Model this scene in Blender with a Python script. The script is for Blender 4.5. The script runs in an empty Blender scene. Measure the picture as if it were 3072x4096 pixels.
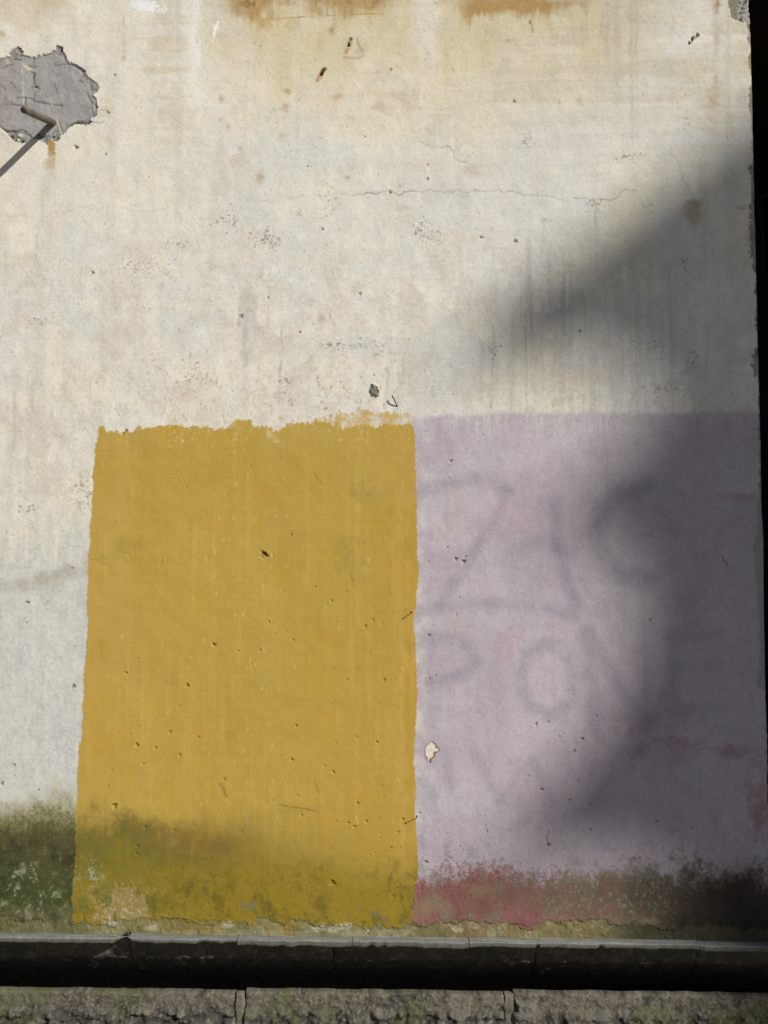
import bpy, bmesh, math, random
import numpy as np
from mathutils import Matrix, Vector

# ------------------------------------------------------------------ camera, sky, sun, exposure
scene = bpy.context.scene
COL = scene.collection
CAM_D, CAM_Z = 3.6, 1.4533          # metres from the wall, height over the ledge
PITCH, YAW = math.radians(3.3), math.radians(1.5)
FPX, PW, PH = 3600.0, 3072.0, 4096.0
ROT = Matrix.Rotation(YAW, 3, 'Z') @ Matrix.Rotation(math.pi / 2 + PITCH, 3, 'X')
cam_data = bpy.data.cameras.new('camera')
cam = bpy.data.objects.new('camera', cam_data)
COL.objects.link(cam)
cam.matrix_world = Matrix.Translation((0, -CAM_D, CAM_Z)) @ ROT.to_4x4()
cam_data.sensor_fit = 'VERTICAL'
cam_data.sensor_height = 36.0
cam_data.lens = 36.0 * FPX / PH
cam_data.clip_start, cam_data.clip_end = 0.05, 1000
scene.camera = cam

TO_SUN = Vector((1.0, -1.0, 0.9)).normalized()
world = bpy.data.worlds.new('World')
scene.world = world
world.use_nodes = True
wn = world.node_tree
bg = wn.nodes['Background']
sky = wn.nodes.new('ShaderNodeTexSky')
sky.sky_type = 'NISHITA'
sky.sun_disc = False
sky.sun_elevation = math.asin(TO_SUN.z)
sky.sun_rotation = math.atan2(TO_SUN.x, TO_SUN.y)
sky.altitude = 1500
sky.air_density = 0.9
sky.dust_density = 2.0
sky.ozone_density = 0.6
wn.links.new(sky.outputs[0], bg.inputs[0])
bg.inputs[1].default_value = 0.055

sun_data = bpy.data.lights.new('sun', 'SUN')
sun_data.energy = 4.75
sun_data.angle = math.radians(0.6)
sun_data.color = (1.0, 0.972, 0.92)
sun = bpy.data.objects.new('sun', sun_data)
COL.objects.link(sun)
sun.rotation_euler = TO_SUN.to_track_quat('Z', 'Y').to_euler()
sun.location = TO_SUN * 60

scene.view_settings.view_transform = 'Standard'
scene.view_settings.look = 'None'
scene.view_settings.gamma = 1.0
scene.view_settings.use_curve_mapping = False
scene.view_settings.exposure = 0.0

# ------------------------------------------------------------------ helpers
rng = np.random.default_rng(7)
random.seed(5)
Rn = np.array(ROT)
CP = np.array((0.0, -CAM_D, CAM_Z))


def ray(u, v):
    return Rn @ np.array([(u - PW / 2) / FPX, -(v - PH / 2) / FPX, -1.0])


def at(u, v, y=0.0):
    """measured pixel of the photograph -> point on the vertical plane y"""
    d = ray(u, v)
    return CP + d * ((y - CP[1]) / d[1])


def lin(c, k=0.84):
    c = np.array(c, dtype=np.float64) / 255.0
    return tuple(np.where(c <= 0.04045, c / 12.92, ((c + 0.055) / 1.055) ** 2.4) * k)


def sstep(a, b, x):
    t = np.clip((x - a) / (b - a), 0, 1)
    return t * t * (3 - 2 * t)


def vnoise(xs, zs, sx, sz, seed):
    r = np.random.default_rng(seed)
    fx, fz = (xs - xs.min()) / sx, (zs - zs.min()) / sz
    ix, iz = np.floor(fx).astype(int), np.floor(fz).astype(int)
    tx, tz = (fx - ix).astype(np.float32), (fz - iz).astype(np.float32)
    tx, tz = tx * tx * (3 - 2 * tx), tz * tz * (3 - 2 * tz)
    L = r.random((iz.max() + 2, ix.max() + 2), dtype=np.float32)
    rows = L[iz] * (1 - tz[:, None]) + L[iz + 1] * tz[:, None]
    return rows[:, ix] * (1 - tx) + rows[:, ix + 1] * tx


def fbm(xs, zs, sx, sz, seed, oct=4, gain=0.5):
    a, s, tot = 1.0, 0.0, None
    for k in range(oct):
        n = vnoise(xs, zs, sx / 2 ** k, sz / 2 ** k, seed * 31 + k)
        tot = n * a if tot is None else tot + n * a
        s += a
        a *= gain
    tot = tot / s
    return (tot - tot.mean()) / (tot.std() + 1e-6)      # zero mean, unit deviation


def link(o, parent=None, **props):
    COL.objects.link(o)
    if parent is not None:
        o.parent = parent
        o.matrix_parent_inverse = Matrix.Identity(4)
    for k, v in props.items():
        o[k] = v
    return o


def empty(name, loc, label, cat, group=None):
    o = bpy.data.objects.new(name, None)
    o.empty_display_size = 0.1
    o.location = loc
    link(o, None, label=label, category=cat)
    if group:
        o['group'] = group
    return o


def np_mesh(name, co, quads, colors=None):
    me = bpy.data.meshes.new(name)
    n, q = len(co), len(quads)
    me.vertices.add(n)
    me.vertices.foreach_set('co', np.ascontiguousarray(co, dtype=np.float32).ravel())
    me.loops.add(q * 4)
    me.loops.foreach_set('vertex_index', np.ascontiguousarray(quads, dtype=np.int32).ravel())
    me.polygons.add(q)
    me.polygons.foreach_set('loop_start', np.arange(0, q * 4, 4, dtype=np.int32))
    me.update(calc_edges=True)
    if colors is not None:
        at_ = me.color_attributes.new('paint', 'FLOAT_COLOR', 'POINT')
        c4 = np.ones((n, 4), dtype=np.float32)
        c4[:, :3] = colors
        at_.data.foreach_set('color', c4.ravel())
    return me


def part(name, me, mat, parent, **props):
    o = bpy.data.objects.new(name, me)
    if mat:
        me.materials.append(mat)
    o.location = -Vector(parent.location) if parent is not None else (0, 0, 0)
    return link(o, parent, **props)


def tube(bm, pts, radii, n=10, cap=True):
    pts = [Vector(p) for p in pts]
    rings = []
    for i, p in enumerate(pts):
        d = (pts[min(i + 1, len(pts) - 1)] - pts[max(i - 1, 0)]).normalized()
        a = d.orthogonal().normalized()
        if rings:
            a = (prev - d * prev.dot(d)).normalized()
        prev = a
        b = d.cross(a)
        r = radii[i] if hasattr(radii, '__len__') else radii
        rings.append([bm.verts.new(p + (a * math.cos(t) + b * math.sin(t)) * r)
                      for t in (2 * math.pi * k / n for k in range(n))])
    for A, B in zip(rings, rings[1:]):
        for k in range(n):
            bm.faces.new((A[k], A[(k + 1) % n], B[(k + 1) % n], B[k]))
    if cap:
        bm.faces.new(rings[0][::-1])
        bm.faces.new(rings[-1])
    return rings


def bm_mesh(name, bm, smooth=True):
    me = bpy.data.meshes.new(name)
    bmesh.ops.recalc_face_normals(bm, faces=bm.faces)
    bm.to_mesh(me)
    bm.free()
    if smooth:
        for p in me.polygons:
            p.use_smooth = True
    return me


# ------------------------------------------------------------------ materials
def material(name, color=None, rough=0.85, attr=False, grain=0.12, grain_scale=420.0, bump=0.15,
             bump_scale=300.0, bump_dist=0.002, color2=None, mix_scale=8.0, metallic=0.0, spec=0.25):
    m = bpy.data.materials.new(name)
    m.use_nodes = True
    nt = m.node_tree
    N, Lk = nt.nodes, nt.links
    p = N['Principled BSDF']
    p.inputs['Roughness'].default_value = rough
    p.inputs['Metallic'].default_value = metallic
    p.inputs['Specular IOR Level'].default_value = spec
    tc = N.new('ShaderNodeTexCoord')
    if attr:
        a = N.new('ShaderNodeAttribute')
        a.attribute_name = 'paint'
        base = a.outputs['Color']
    else:
        r = N.new('ShaderNodeMix')
        r.data_type = 'RGBA'
        r.inputs[6].default_value = (*color, 1)
        r.inputs[7].default_value = (*(color2 or color), 1)
        nz = N.new('ShaderNodeTexNoise')
        nz.inputs['Scale'].default_value = mix_scale
        nz.inputs['Detail'].default_value = 6
        nz.inputs['Roughness'].default_value = 0.65
        cr = N.new('ShaderNodeMapRange')
        cr.inputs[1].default_value, cr.inputs[2].default_value = 0.36, 0.64
        Lk.new(tc.outputs['Object'], nz.inputs['Vector'])
        Lk.new(nz.outputs['Fac'], cr.inputs[0])
        Lk.new(cr.outputs[0], r.inputs[0])
        base = r.outputs[2]
    g = N.new('ShaderNodeTexNoise')
    g.inputs['Scale'].default_value = grain_scale
    g.inputs['Detail'].default_value = 3
    Lk.new(tc.outputs['Object'], g.inputs['Vector'])
    mr = N.new('ShaderNodeMapRange')
    mr.inputs[1].default_value, mr.inputs[2].default_value = 0.25, 0.75
    mr.inputs[3].default_value, mr.inputs[4].default_value = 1 - grain, 1 + grain
    Lk.new(g.outputs['Fac'], mr.inputs[0])
    mul = N.new('ShaderNodeMix')
    mul.data_type = 'RGBA'
    mul.blend_type = 'MULTIPLY'
    mul.inputs[0].default_value = 1.0
    Lk.new(base, mul.inputs[6])
    Lk.new(mr.outputs[0], mul.inputs[7])
    Lk.new(mul.outputs[2], p.inputs['Base Color'])
    b = N.new('ShaderNodeTexNoise')
    b.inputs['Scale'].default_value = bump_scale
    b.inputs['Detail'].default_value = 4
    Lk.new(tc.outputs['Object'], b.inputs['Vector'])
    bp = N.new('ShaderNodeBump')
    bp.inputs['Strength'].default_value = bump
    bp.inputs['Distance'].default_value = bump_dist
    Lk.new(b.outputs['Fac'], bp.inputs['Height'])
    Lk.new(bp.outputs[0], p.inputs['Normal'])
    return m


M_WALL = material('weathered_plaster', attr=True, rough=0.9, grain=0.10, bump=0.35, spec=0.15)
M_ROCK = material('volcanic_stone', attr=True, rough=0.92, grain=0.30, grain_scale=260, bump=0.6, bump_scale=180,
                  bump_dist=0.004, spec=0.12)
M_PIPE = material('rusty_galvanised_pipe', (0.17, 0.148, 0.115), 0.6, color2=(0.12, 0.088, 0.058), mix_scale=30,
                  metallic=0.25, grain=0.25)
M_BLACK = material('pipe_bore_shade', (0.006, 0.006, 0.006), 0.95, color2=(0.01, 0.008, 0.007))  # black stands in for the shade inside the pipe
M_NAIL = material('rusty_nail_iron', (0.045, 0.028, 0.018), 0.7, color2=(0.10, 0.035, 0.016), mix_scale=160, metallic=0.3)
M_LEAF = material('dry_yellow_leaf', (0.50, 0.52, 0.13), 0.6, color2=(0.42, 0.40, 0.09), mix_scale=60)
M_GROUND = material('paved_ground', (0.17, 0.155, 0.13), 0.9, color2=(0.24, 0.22, 0.19), mix_scale=3)
M_UNSEEN = material('unseen_render', (0.30, 0.27, 0.22), 0.9, color2=(0.36, 0.33, 0.28), mix_scale=1)  # for the added shadow blocker and the hidden wall core
M_DARK = material('shaded_passage', (0.020, 0.018, 0.015), 0.95, color2=(0.035, 0.031, 0.026), mix_scale=5)  # near-black: deep shade of the passage put into the colour
M_CABLE = material('grey_cable', (0.04, 0.04, 0.04), 0.7, color2=(0.03, 0.03, 0.03))

# ------------------------------------------------------------------ the painted wall: one relief, cut into its paint areas
X_EDGE = 1.408
R_C = 0.010                                            # rounded arris at the right-hand corner
ZTOP = 5.2
step = 0.0034
xs = np.concatenate([np.linspace(-3.2, -1.80, 45, endpoint=False), np.arange(-1.80, X_EDGE - R_C, step)])
arc = np.array([0.25, 0.5, 0.75, 1.0]) * math.pi / 2
ret = np.concatenate([np.linspace(R_C, 0.06, 8)[1:], np.linspace(0.06, 1.2, 10)[1:]])
bx = np.concatenate([xs, X_EDGE - R_C + R_C * np.sin(arc), np.full(len(ret), X_EDGE)])
by = np.concatenate([np.zeros(len(xs)), R_C - R_C * np.cos(arc), ret])
nxv = np.concatenate([np.zeros(len(xs)), np.sin(arc), np.ones(len(ret))])
nyv = -np.sqrt(np.maximum(0, 1 - nxv ** 2))
# distance along the section: used as the horizontal coordinate of the relief
X = np.concatenate([xs, (X_EDGE - R_C) + R_C * arc, (X_EDGE - R_C) + R_C * math.pi / 2 + (ret - R_C)])
Z = np.concatenate([np.arange(-0.004, 3.86, step), np.linspace(3.86, ZTOP, 40)])
NX, NZ = len(X), len(Z)
PX = bx[None, :] - CP[0]
PY = by[None, :] - CP[1] + 0 * Z[:, None]
PZ = Z[:, None] - CP[2]
# pixel of each wall point in the photograph (used only to look up measured features)
cx = Rn[0, 0] * PX + Rn[1, 0] * PY + Rn[2, 0] * PZ
cy = Rn[0, 1] * PX + Rn[1, 1] * PY + Rn[2, 1] * PZ
cz = Rn[0, 2] * PX + Rn[1, 2] * PY + Rn[2, 2] * PZ
U = (PW / 2 + FPX * cx / -cz).astype(np.float32)
V = (PH / 2 - FPX * cy / -cz).astype(np.float32)
del PX, PY, PZ, cx, cy, cz

Hh = np.zeros((NZ, NX), dtype=np.float32)              # relief in mm, + towards the viewer
C = np.empty((NZ, NX, 3), dtype=np.float32)


def F(sx, sz, seed, oct=4, gain=0.5):
    return fbm(X, Z, sx, sz, seed, oct, gain)


def win(u, v, ru, rv=None):
    rv = ru if rv is None else rv
    p = at(u, v)
    kx, kz = ru * 1.12e-3 + 0.004, rv * 1.12e-3 + 0.004
    i0, i1 = np.searchsorted(X, (p[0] - kx, p[0] + kx))
    j0, j1 = np.searchsorted(Z, (p[2] - kz, p[2] + kz))
    return slice(j0, j1), slice(i0, i1)


def mix(mask, color, s=None):
    c = np.asarray(color, dtype=np.float32)
    m = np.clip(mask, 0, 1)[..., None].astype(np.float32)
    if s is None:
        C[:] = C + (c - C) * m
    else:
        C[s] = C[s] + (c - C[s]) * m


def zp(x0, y0, pts, k=1659 / 1024.0):
    """enlargement coordinates -> photograph pixels"""
    return [(x0 + p[0] / k, y0 + p[1] / k) + tuple(p[2:]) for p in pts]


def seg_dist(u, v, pts):
    d = np.full(u.shape, 1e9, dtype=np.float32)
    for (a, b), (c, e) in zip(pts, pts[1:]):
        dx, dy = c - a, e - b
        t = np.clip(((u - a) * dx + (v - b) * dy) / (dx * dx + dy * dy + 1e-6), 0, 1)
        d = np.minimum(d, np.hypot(u - a - t * dx, v - b - t * dy))
    return d


def inside(u, v, poly):
    r = np.zeros(u.shape, dtype=bool)
    for (x1, y1), (x2, y2) in zip(poly, poly[1:] + poly[:1]):
        if y1 == y2:
            continue
        r ^= ((v < y1) != (v < y2)) & (u < (x2 - x1) * (v - y1) / (y2 - y1) + x1)
    return r


def jag(pts, amp, seed, div=3):
    r = random.Random(seed)
    for _ in range(div):
        out = [pts[0]]
        for a, b in zip(pts, pts[1:]):
            l = math.hypot(b[0] - a[0], b[1] - a[1])
            k = r.uniform(-amp, amp) * l
            out += [((a[0] + b[0]) / 2 - k * (b[1] - a[1]) / (l + 1e-6), (a[1] + b[1]) / 2 + k * (b[0] - a[0]) / (l + 1e-6)), b]
        pts = out
    return pts


def bounds(pts, pad):
    us, vs = [p[0] for p in pts], [p[1] for p in pts]
    return ((min(us) + max(us)) / 2, (min(vs) + max(vs)) / 2, (max(us) - min(us)) / 2 + pad, (max(vs) - min(vs)) / 2 + pad)


def crack(pts, w=2.4, depth=1.6, dark=0.7, color=(0.10, 0.085, 0.06), seed=1, amp=0.16):
    pts = jag(pts, amp, seed)
    s = win(*bounds(pts, 12))
    d = seg_dist(U[s], V[s], pts)
    m = np.clip(1 - (d - w * 0.35) / 3.6, 0, 1) * min(1.0, w / 3.0)
    fade = 0.65 + 0.35 * np.sin(U[s] * 0.043 + seed) * np.cos(V[s] * 0.05 + seed * 2)
    m = m * fade
    Hh[s] -= m * depth
    mix(m * dark, color, s)


def stroke(pts, w, color, alpha, soft=0.6, seed=1, rough=0.35, jit=1.0):
    s = win(*bounds(pts, w * 2 + 20))
    nz = (N_MED[s] * 4 + N_FINE[s] * 1.2) * jit * min(1.0, w / 9.0)
    d = seg_dist(U[s] + nz * 2, V[s] + nz, pts)
    m = sstep(w * (1 + soft), w * (1 - soft), d)
    mix(m * alpha * np.clip(1 + rough * N_MED[s] + 0.2 * N_FINE[s], 0, 1.6), color, s)


def scratch(pts, w, color, alpha):
    s = win(*bounds(pts, 10))
    d = seg_dist(U[s], V[s], pts)
    mix(np.clip(1 - (d - w * 0.4) / 3.4, 0, 1) * min(1.0, w / 3.4) * alpha, color, s)


def spot(u, v, ru, rv, color, alpha, seed=0, edge=0.5):
    s = win(u, v, ru * 2.2, rv * 2.2)
    d = np.hypot((U[s] - u) / ru, (V[s] - v) / rv) + 0.26 * N_MED[s] + 0.16 * N_FINE[s] + 0.16 * N_BLOT[s]
    mix(sstep(1 + edge, 1 - edge, d) * alpha, color, s)


def pit(u, v, r, depth=None, color=None, alpha=0.35, ecc=None, ang=None, bump=False):
    q = random.Random(int(u * 13 + v * 7))
    r = max(r, 3.4) * 0.95
    depth = depth if depth is not None else r * q.uniform(0.55, 0.95)
    ecc = ecc or q.uniform(0.55, 1.0)
    ang = q.uniform(0, math.pi) if ang is None else ang
    s = win(u, v, r * 2.6)
    du, dv = U[s] - u, V[s] - v
    a = (du * math.cos(ang) + dv * math.sin(ang)) / r
    b = (-du * math.sin(ang) + dv * math.cos(ang)) / (r * ecc)
    th = np.arctan2(b, a)
    rr = np.hypot(a, b) * (1 + 0.22 * np.sin(3 * th + u) + 0.15 * np.sin(5 * th + v))
    m = sstep(1.25, 0.55, rr)
    if bump:
        Hh[s] += m * depth * 0.7
        return
    Hh[s] -= m * depth
    Hh[s] += sstep(2.0, 1.2, rr) * (1 - m) * 0.5
    mix(m * alpha, color if color is not None else (0.12, 0.09, 0.05), s)


def specks(u, v, ru, rv, n, seed, color=(0.16, 0.13, 0.11), rmin=2.0, rmax=6.0, depth=1.0, alpha=0.58):
    q = random.Random(seed)
    for _ in range(n):
        a, b = q.gauss(0, 0.55), q.gauss(0, 0.55)
        r = q.uniform(rmin, rmax) * (0.6 if q.random() < 0.6 else 1)
        pit(u + a * ru, v + b * rv, r, depth=depth, color=color, alpha=alpha * q.uniform(0.4, 1.0),
            ecc=q.uniform(0.35, 0.9), ang=q.uniform(-0.6, 0.6))


# -- noise fields shared by everything below
N_BIG = F(0.62, 0.50, 1, 4, 0.55)
N_MID = F(0.16, 0.18, 2, 4, 0.55)
N_MED = F(0.040, 0.045, 3, 3)
N_FINE = F(0.011, 0.012, 4, 2, 0.8)
N_VERT = F(0.020, 0.50, 5, 4, 0.6)                     # vertical streaks
N_VERT2 = F(0.055, 0.75, 6, 4, 0.6)
N_HOR = F(0.55, 0.030, 7, 4, 0.6)                      # trowel strokes
N_WH = rng.standard_normal((NZ, NX), dtype=np.float32)
N_BLOT = F(0.050, 0.060, 8, 5, 0.78)

# -- bare limewashed plaster
cream, cool, pinkish = lin((229, 222, 204)), lin((219, 217, 211)), lin((216, 206, 196))
C[:] = np.asarray(cream, dtype=np.float32)
mix(sstep(-0.5, 1.1, N_BIG + 0.25 * N_VERT2) * 0.85, cool)
mix(np.exp(-(((U - 900) / 900) ** 2 + ((V - 1250) / 520) ** 2)) * sstep(-1.2, 0.8, N_MID) * 0.6, lin((238, 228, 208)))
midzone = sstep(800, 1100, V) * sstep(2250, 1900, V)
mix(midzone * sstep(-0.2, 1.5, N_BLOT + 0.4 * N_MID) * 0.46, lin((206, 194, 178)))
mix(midzone * sstep(0.0, 1.6, N_MID + 0.5 * N_MED) * 0.24, lin((208, 195, 178)))
mix(sstep(900, 300, V) * sstep(0.3, 1.8, N_MID + 0.5 * N_HOR) * 0.6, lin((210, 198, 168)))
mix(midzone * sstep(0.6, 2.0, -N_BLOT + 0.5 * N_MED) * 0.5, lin((234, 226, 208)))
mix((1 - midzone * 0.5) * sstep(0.5, 2.2, N_MID - 0.6 * N_HOR) * 0.35, lin((228, 224, 212)))
mix(sstep(0.2, 2.4, N_VERT2 + 0.5 * N_MID) * 0.22, lin((196, 188, 168)))
mix(sstep(0.5, 2.2, N_FINE + 0.55 * N_WH) * 0.34, lin((188, 178, 162)))
mix(sstep(0.5, 2.2, -N_FINE + 0.55 * N_WH) * 0.30, lin((238, 234, 224)))
# greyer repaint at lower left
ll = sstep(2080, 2240, V + 45 * N_VERT + 40 * N_MED) * sstep(460, 380, U) * 0.8
mix(ll, lin((204, 203, 196)))
mix(ll * sstep(-0.2, 1.6, N_BLOT) * 0.5, lin((184, 183, 175)))
mix(ll * sstep(0.2, 1.8, N_VERT + 0.4 * N_FINE) * 0.45, lin((222, 219, 207)))
stroke([(0, 2345), (120, 2340), (230, 2300), (345, 2275)], 26, lin((178, 172, 158)), 0.55)

# -- yellow and rust staining under the top edge, painted penumbra at top right
top = sstep(330, -40, V + 80 * N_MID + 40 * N_VERT2)
band = sstep(760, 960, U) * sstep(2760, 2350, U)
mix(top * band * 0.62, lin((204, 184, 130)))
mix(sstep(640, 200, V + 90 * N_MID + 50 * N_BIG) * sstep(820, 1100, U) * sstep(2760, 2300, U) * 0.30, lin((214, 198, 156)))
tb = sstep(95, 5, V + 12 * N_VERT + 34 * N_MID + 8 * N_MED) * sstep(860, 960, U) * sstep(1660, 1540, U)
mix(tb * 0.7, lin((172, 130, 56)))
mix(tb * sstep(0.2, 1.8, 0.5 * N_VERT + N_MED * 0.8 + 0.4 * N_MID) * 0.65, lin((122, 80, 28)))
mix(sstep(70, 0, V + 24 * N_MID + 14 * N_VERT) * sstep(1780, 1900, U) * sstep(2420, 2300, U) * 0.75, lin((166, 122, 52)))
mix(sstep(120, 40, V + 30 * N_MID) * sstep(320, 200, U + 20 * N_MED) * 0.35, lin((196, 176, 140)))
for u0, w0, v1, a0 in ((780, 14, 520, .75), (762, 30, 420, .35), (1690, 55, 330, .55), (1040 + 700, 30, 240, .3)):
    mix(np.exp(-((U - u0 - 6 * N_MED) / w0) ** 2) * sstep(v1, v1 * 0.45, V + 40 * N_VERT) * a0, lin((236, 233, 224)))
for u0, w0, v1, a0 in ((2432, 10, 420, .5), (2470, 16, 520, .4), (2525, 10, 560, .55), (2548, 6, 500, .5), (2410, 8, 300, .5),
                       (2860, 14, 420, .3), (2912, 9, 800, .4)):
    mix(np.exp(-((U - u0 - 3 * N_MED) / w0) ** 2) * sstep(v1, v1 * 0.4, V + 60 * N_VERT) * a0, lin((172, 168, 161)))
spot(600, 25, 52, 24, lin((240, 241, 240)), 0.9, edge=0.25)
spot(548, 14, 20, 14, lin((236, 236, 232)), 0.7)
spot(355, 28, 26, 12, lin((232, 230, 222)), 0.6)
stroke([(848, 158), (862, 120), (874, 88)], 5, lin((244, 242, 232)), 0.8, soft=0.4, jit=0.3)
for a in ((2870, 25, 16, 36, 0.95), (2865, 150, 18, 60, 0.45), (2862, 380, 26, 60, 0.55), (2830, 420, 40, 26, 0.35),
          (2783, 860, 40, 52, 0.62), (2770, 815, 24, 14, 0.5), (2985, 250, 14, 26, 0.5), (2960, 165, 26, 16, 0.25), (2790, 280, 8, 8, 0.6),
          (2860, 310, 8, 10, 0.8), (2835, 275, 26, 16, 0.4), (2240, 410, 12, 22, 0.45), (2318, 405, 14, 18, 0.4), (2265, 355, 18, 7, 0.4),
          (2965, 835, 26, 10, 0.55), (2995, 940, 14, 60, 0.35), (1150, 365, 14, 17, 0.8), (1138, 430, 20, 24, 0.5),
          (1352, 388, 18, 14, 0.4), (1122, 545, 18, 16, 0.4), (1040, 712, 16, 22, 0.5), (1388, 713, 10, 8, 0.6), (2032, 163, 8, 8, 0.9),
          (1815, 285, 14, 14, 0.35), (1600, 745, 10, 10, 0.4), (1520, 420, 22, 20, 0.22), (10, 137, 16, 16, 0.5),
          (495, 235, 9, 12, 0.35), (885, 395, 10, 14, 0.45), (915, 505, 9, 16, 0.4), (940, 640, 22, 18, 0.25), (965, 595, 8, 10, 0.4),
          (880, 480, 6, 8, 0.5), (1330, 120, 12, 14, 0.6), (1440, 205, 26, 16, 0.25), (1290, 1275, 16, 16, 0.45), (1038, 1312, 26, 14, 0.4),
          (955, 1300, 10, 12, 0.3), (1600, 835, 40, 14, 0.22), (2180, 880, 16, 10, 0.4), (1900, 690, 40, 26, 0.25), (1610, 400, 60, 50, 0.15)):
    spot(a[0], a[1], a[2], a[3], lin((168, 130, 64)), a[4] * 0.42, edge=1.0)
    spot(a[0], a[1] - 2, a[2] * 0.62, a[3] * 0.62, lin((150, 102, 36)), a[4] * (0.9 if a[4] > 0.8 else 0.5), edge=0.8)
mix(sstep(900, 100, V + 80 * N_MID) * sstep(1300, 2300, U + 100 * N_BIG) * np.clip(0.5 + 0.25 * N_MID + 0.15 * N_HOR, 0, 0.8), lin((202, 193, 170)))  # khaki tone with penumbra and vignetting toward the top right painted in
# two rust-tailed slots from lost fixings
for (p, q_) in (((1299, 275), (1270, 318)), ((1403, 155), (1384, 204))):
    stroke([p, q_], 9, lin((172, 130, 72)), 0.9, soft=0.35, jit=0.15)
    stroke([p, ((p[0] + q_[0]) / 2, (p[1] + q_[1]) / 2)], 5, (0.05, 0.04, 0.03), 0.95, soft=0.3, jit=0.15)
    pit((p[0] + q_[0]) / 2, (p[1] + q_[1]) / 2, 6, depth=6, color=(0.02, 0.018, 0.015), alpha=0.95)
stroke([(1425, 155), (1450, 205)], 4, lin((170, 140, 96)), 0.6)
stroke([(1375, 228), (1420, 231), (1455, 222)], 5, lin((178, 152, 108)), 0.55)
stroke([(2125, 85), (2132, 125)], 5, lin((150, 128, 88)), 0.6)
stroke([(1308, 0), (1308, 60)], 3, lin((150, 116, 58)), 0.7)
stroke([(1264, 0), (1264, 56)], 4, lin((150, 112, 52)), 0.7)
stroke([(1070, 78), (1310, 62), (1535, 55)], 3, lin((178, 154, 100)), 0.6)
stroke([(490, 228), (498, 60)], 3, lin((184, 160, 116)), 0.45)

# -- grey dribbles: a curtain above the lilac paint, a few fainter ones elsewhere
cur = sstep(820, 1150, V) * sstep(2080, 1880, V) * sstep(1760, 2150, U) * sstep(2980, 2700, U)
mix(cur * sstep(0.3, 2.0, N_VERT + 0.25 * N_FINE) * 0.24, lin((174, 172, 168)))
mix(cur * sstep(0.9, 2.0, N_VERT2 + 0.5 * N_VERT) * 0.25, lin((160, 158, 158)))
q = random.Random(3)
for _ in range(46):
    u0 = q.uniform(2030, 2760)
    v0 = q.uniform(950, 1500)
    stroke([(u0, v0), (u0 + q.uniform(-4, 10), v0 + q.uniform(150, 620))], q.uniform(3, 10), lin((164, 162, 164)), q.uniform(.05, .17), soft=1.0, jit=0.3)
for u0, v0, v1, w, a in ((1125, 1280, 1480, 4, .75), (990, 1170, 1420, 26, .28), (985, 1240, 1460, 12, .35), (1020, 1120, 1380, 8, .3),
                         (960, 1160, 1300, 5, .4), (1548, 1480, 1640, 5, .5), (1592, 1500, 1640, 7, .5), (1610, 1420, 1560, 5, .35),
                         (1970, 1300, 1640, 5, .5), (1928, 1380, 1600, 9, .35), (1075, 1090, 1300, 4, .35), (1120, 1430, 1580, 4, .4),
                         (60, 1460, 1800, 7, .35), (130, 1480, 1660, 9, .35), (208, 1560, 1680, 4, .4), (110, 1760, 2000, 9, .3),
                         (40, 1700, 2040, 12, .3), (170, 700, 900, 7, .35), (148, 900, 1040, 6, .3), (190, 640, 760, 12, .25),
                         (360, 1520, 1640, 4, .3), (2700, 900, 1450, 16, .3), (2600, 1000, 1500, 9, .3)):
    stroke([(u0 + 4, v0), (u0, (v0 + v1) / 2), (u0 - 3, v1)], w, lin((170, 170, 173)), a * 0.7, soft=0.95, jit=0.25)

# -- relief of the bare plaster
Hh += 1.6 * N_BIG + 0.45 * N_MID + 0.22 * N_MED
Hh += 0.13 * N_FINE + 0.10 * N_WH + 0.10 * N_HOR

# -- clusters of dark chipped specks
for i, a in enumerate(((617, 1080, 130, 40, 34), (531, 1067, 70, 45, 20), (160, 1280, 42, 22, 16), (760, 1500, 70, 60, 26),
                       (488, 1638, 34, 22, 12), (333, 1950, 44, 70, 30), (74, 1950, 22, 50, 10), (111, 2036, 44, 16, 20),
                       (300, 2020, 44, 50, 22), (1333, 1388, 55, 28, 20), (1425, 1382, 66, 26, 24), (1493, 1394, 56, 40, 18),
                       (1154, 1524, 44, 16, 16), (1271, 1518, 12, 16, 9), (1117, 1592, 44, 40, 22), (1166, 1607, 13, 13, 9),
                       (1290, 1617, 44, 60, 26), (1975, 1395, 42, 26, 18), (1061, 955, 66, 44, 46), (1100, 975, 24, 20, 14), (1197, 855, 18, 18, 12),
                       (1314, 808, 44, 54, 26), (1678, 901, 34, 54, 30), (1709, 944, 100, 40, 34), (914, 883, 46, 34, 30),
                       (728, 975, 60, 18, 18), (800, 905, 60, 30, 10), (2499, 623, 56, 12, 20), (2381, 809, 36, 12, 18), (2591, 821, 28, 10, 12),
                       (2110, 575, 28, 44, 18), (2745, 475, 13, 36, 14), (2603, 1370, 130, 70, 50), (2770, 1456, 30, 34, 16),
                       (2665, 1555, 90, 26, 22), (2560, 1230, 120, 40, 14), (2735, 1050, 14, 44, 10), (560, 1560, 200, 120, 26),
                       (420, 1180, 200, 90, 24), (230, 1100, 160, 60, 14), (1290, 480, 400, 200, 30), (1700, 1540, 200, 60, 20),
                       (700, 1250, 300, 120, 20), (1400, 1150, 420, 180, 30), (2150, 1080, 200, 120, 16), (200, 1760, 110, 160, 20))):
    specks(a[0], a[1], a[2], a[3], int(a[4] * 1.5), 100 + i, rmax=8.0 if a[4] > 15 and a[2] < 110 else 5.0,
           color=(0.17, 0.14, 0.125) if i % 3 else (0.12, 0.10, 0.09))
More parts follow.
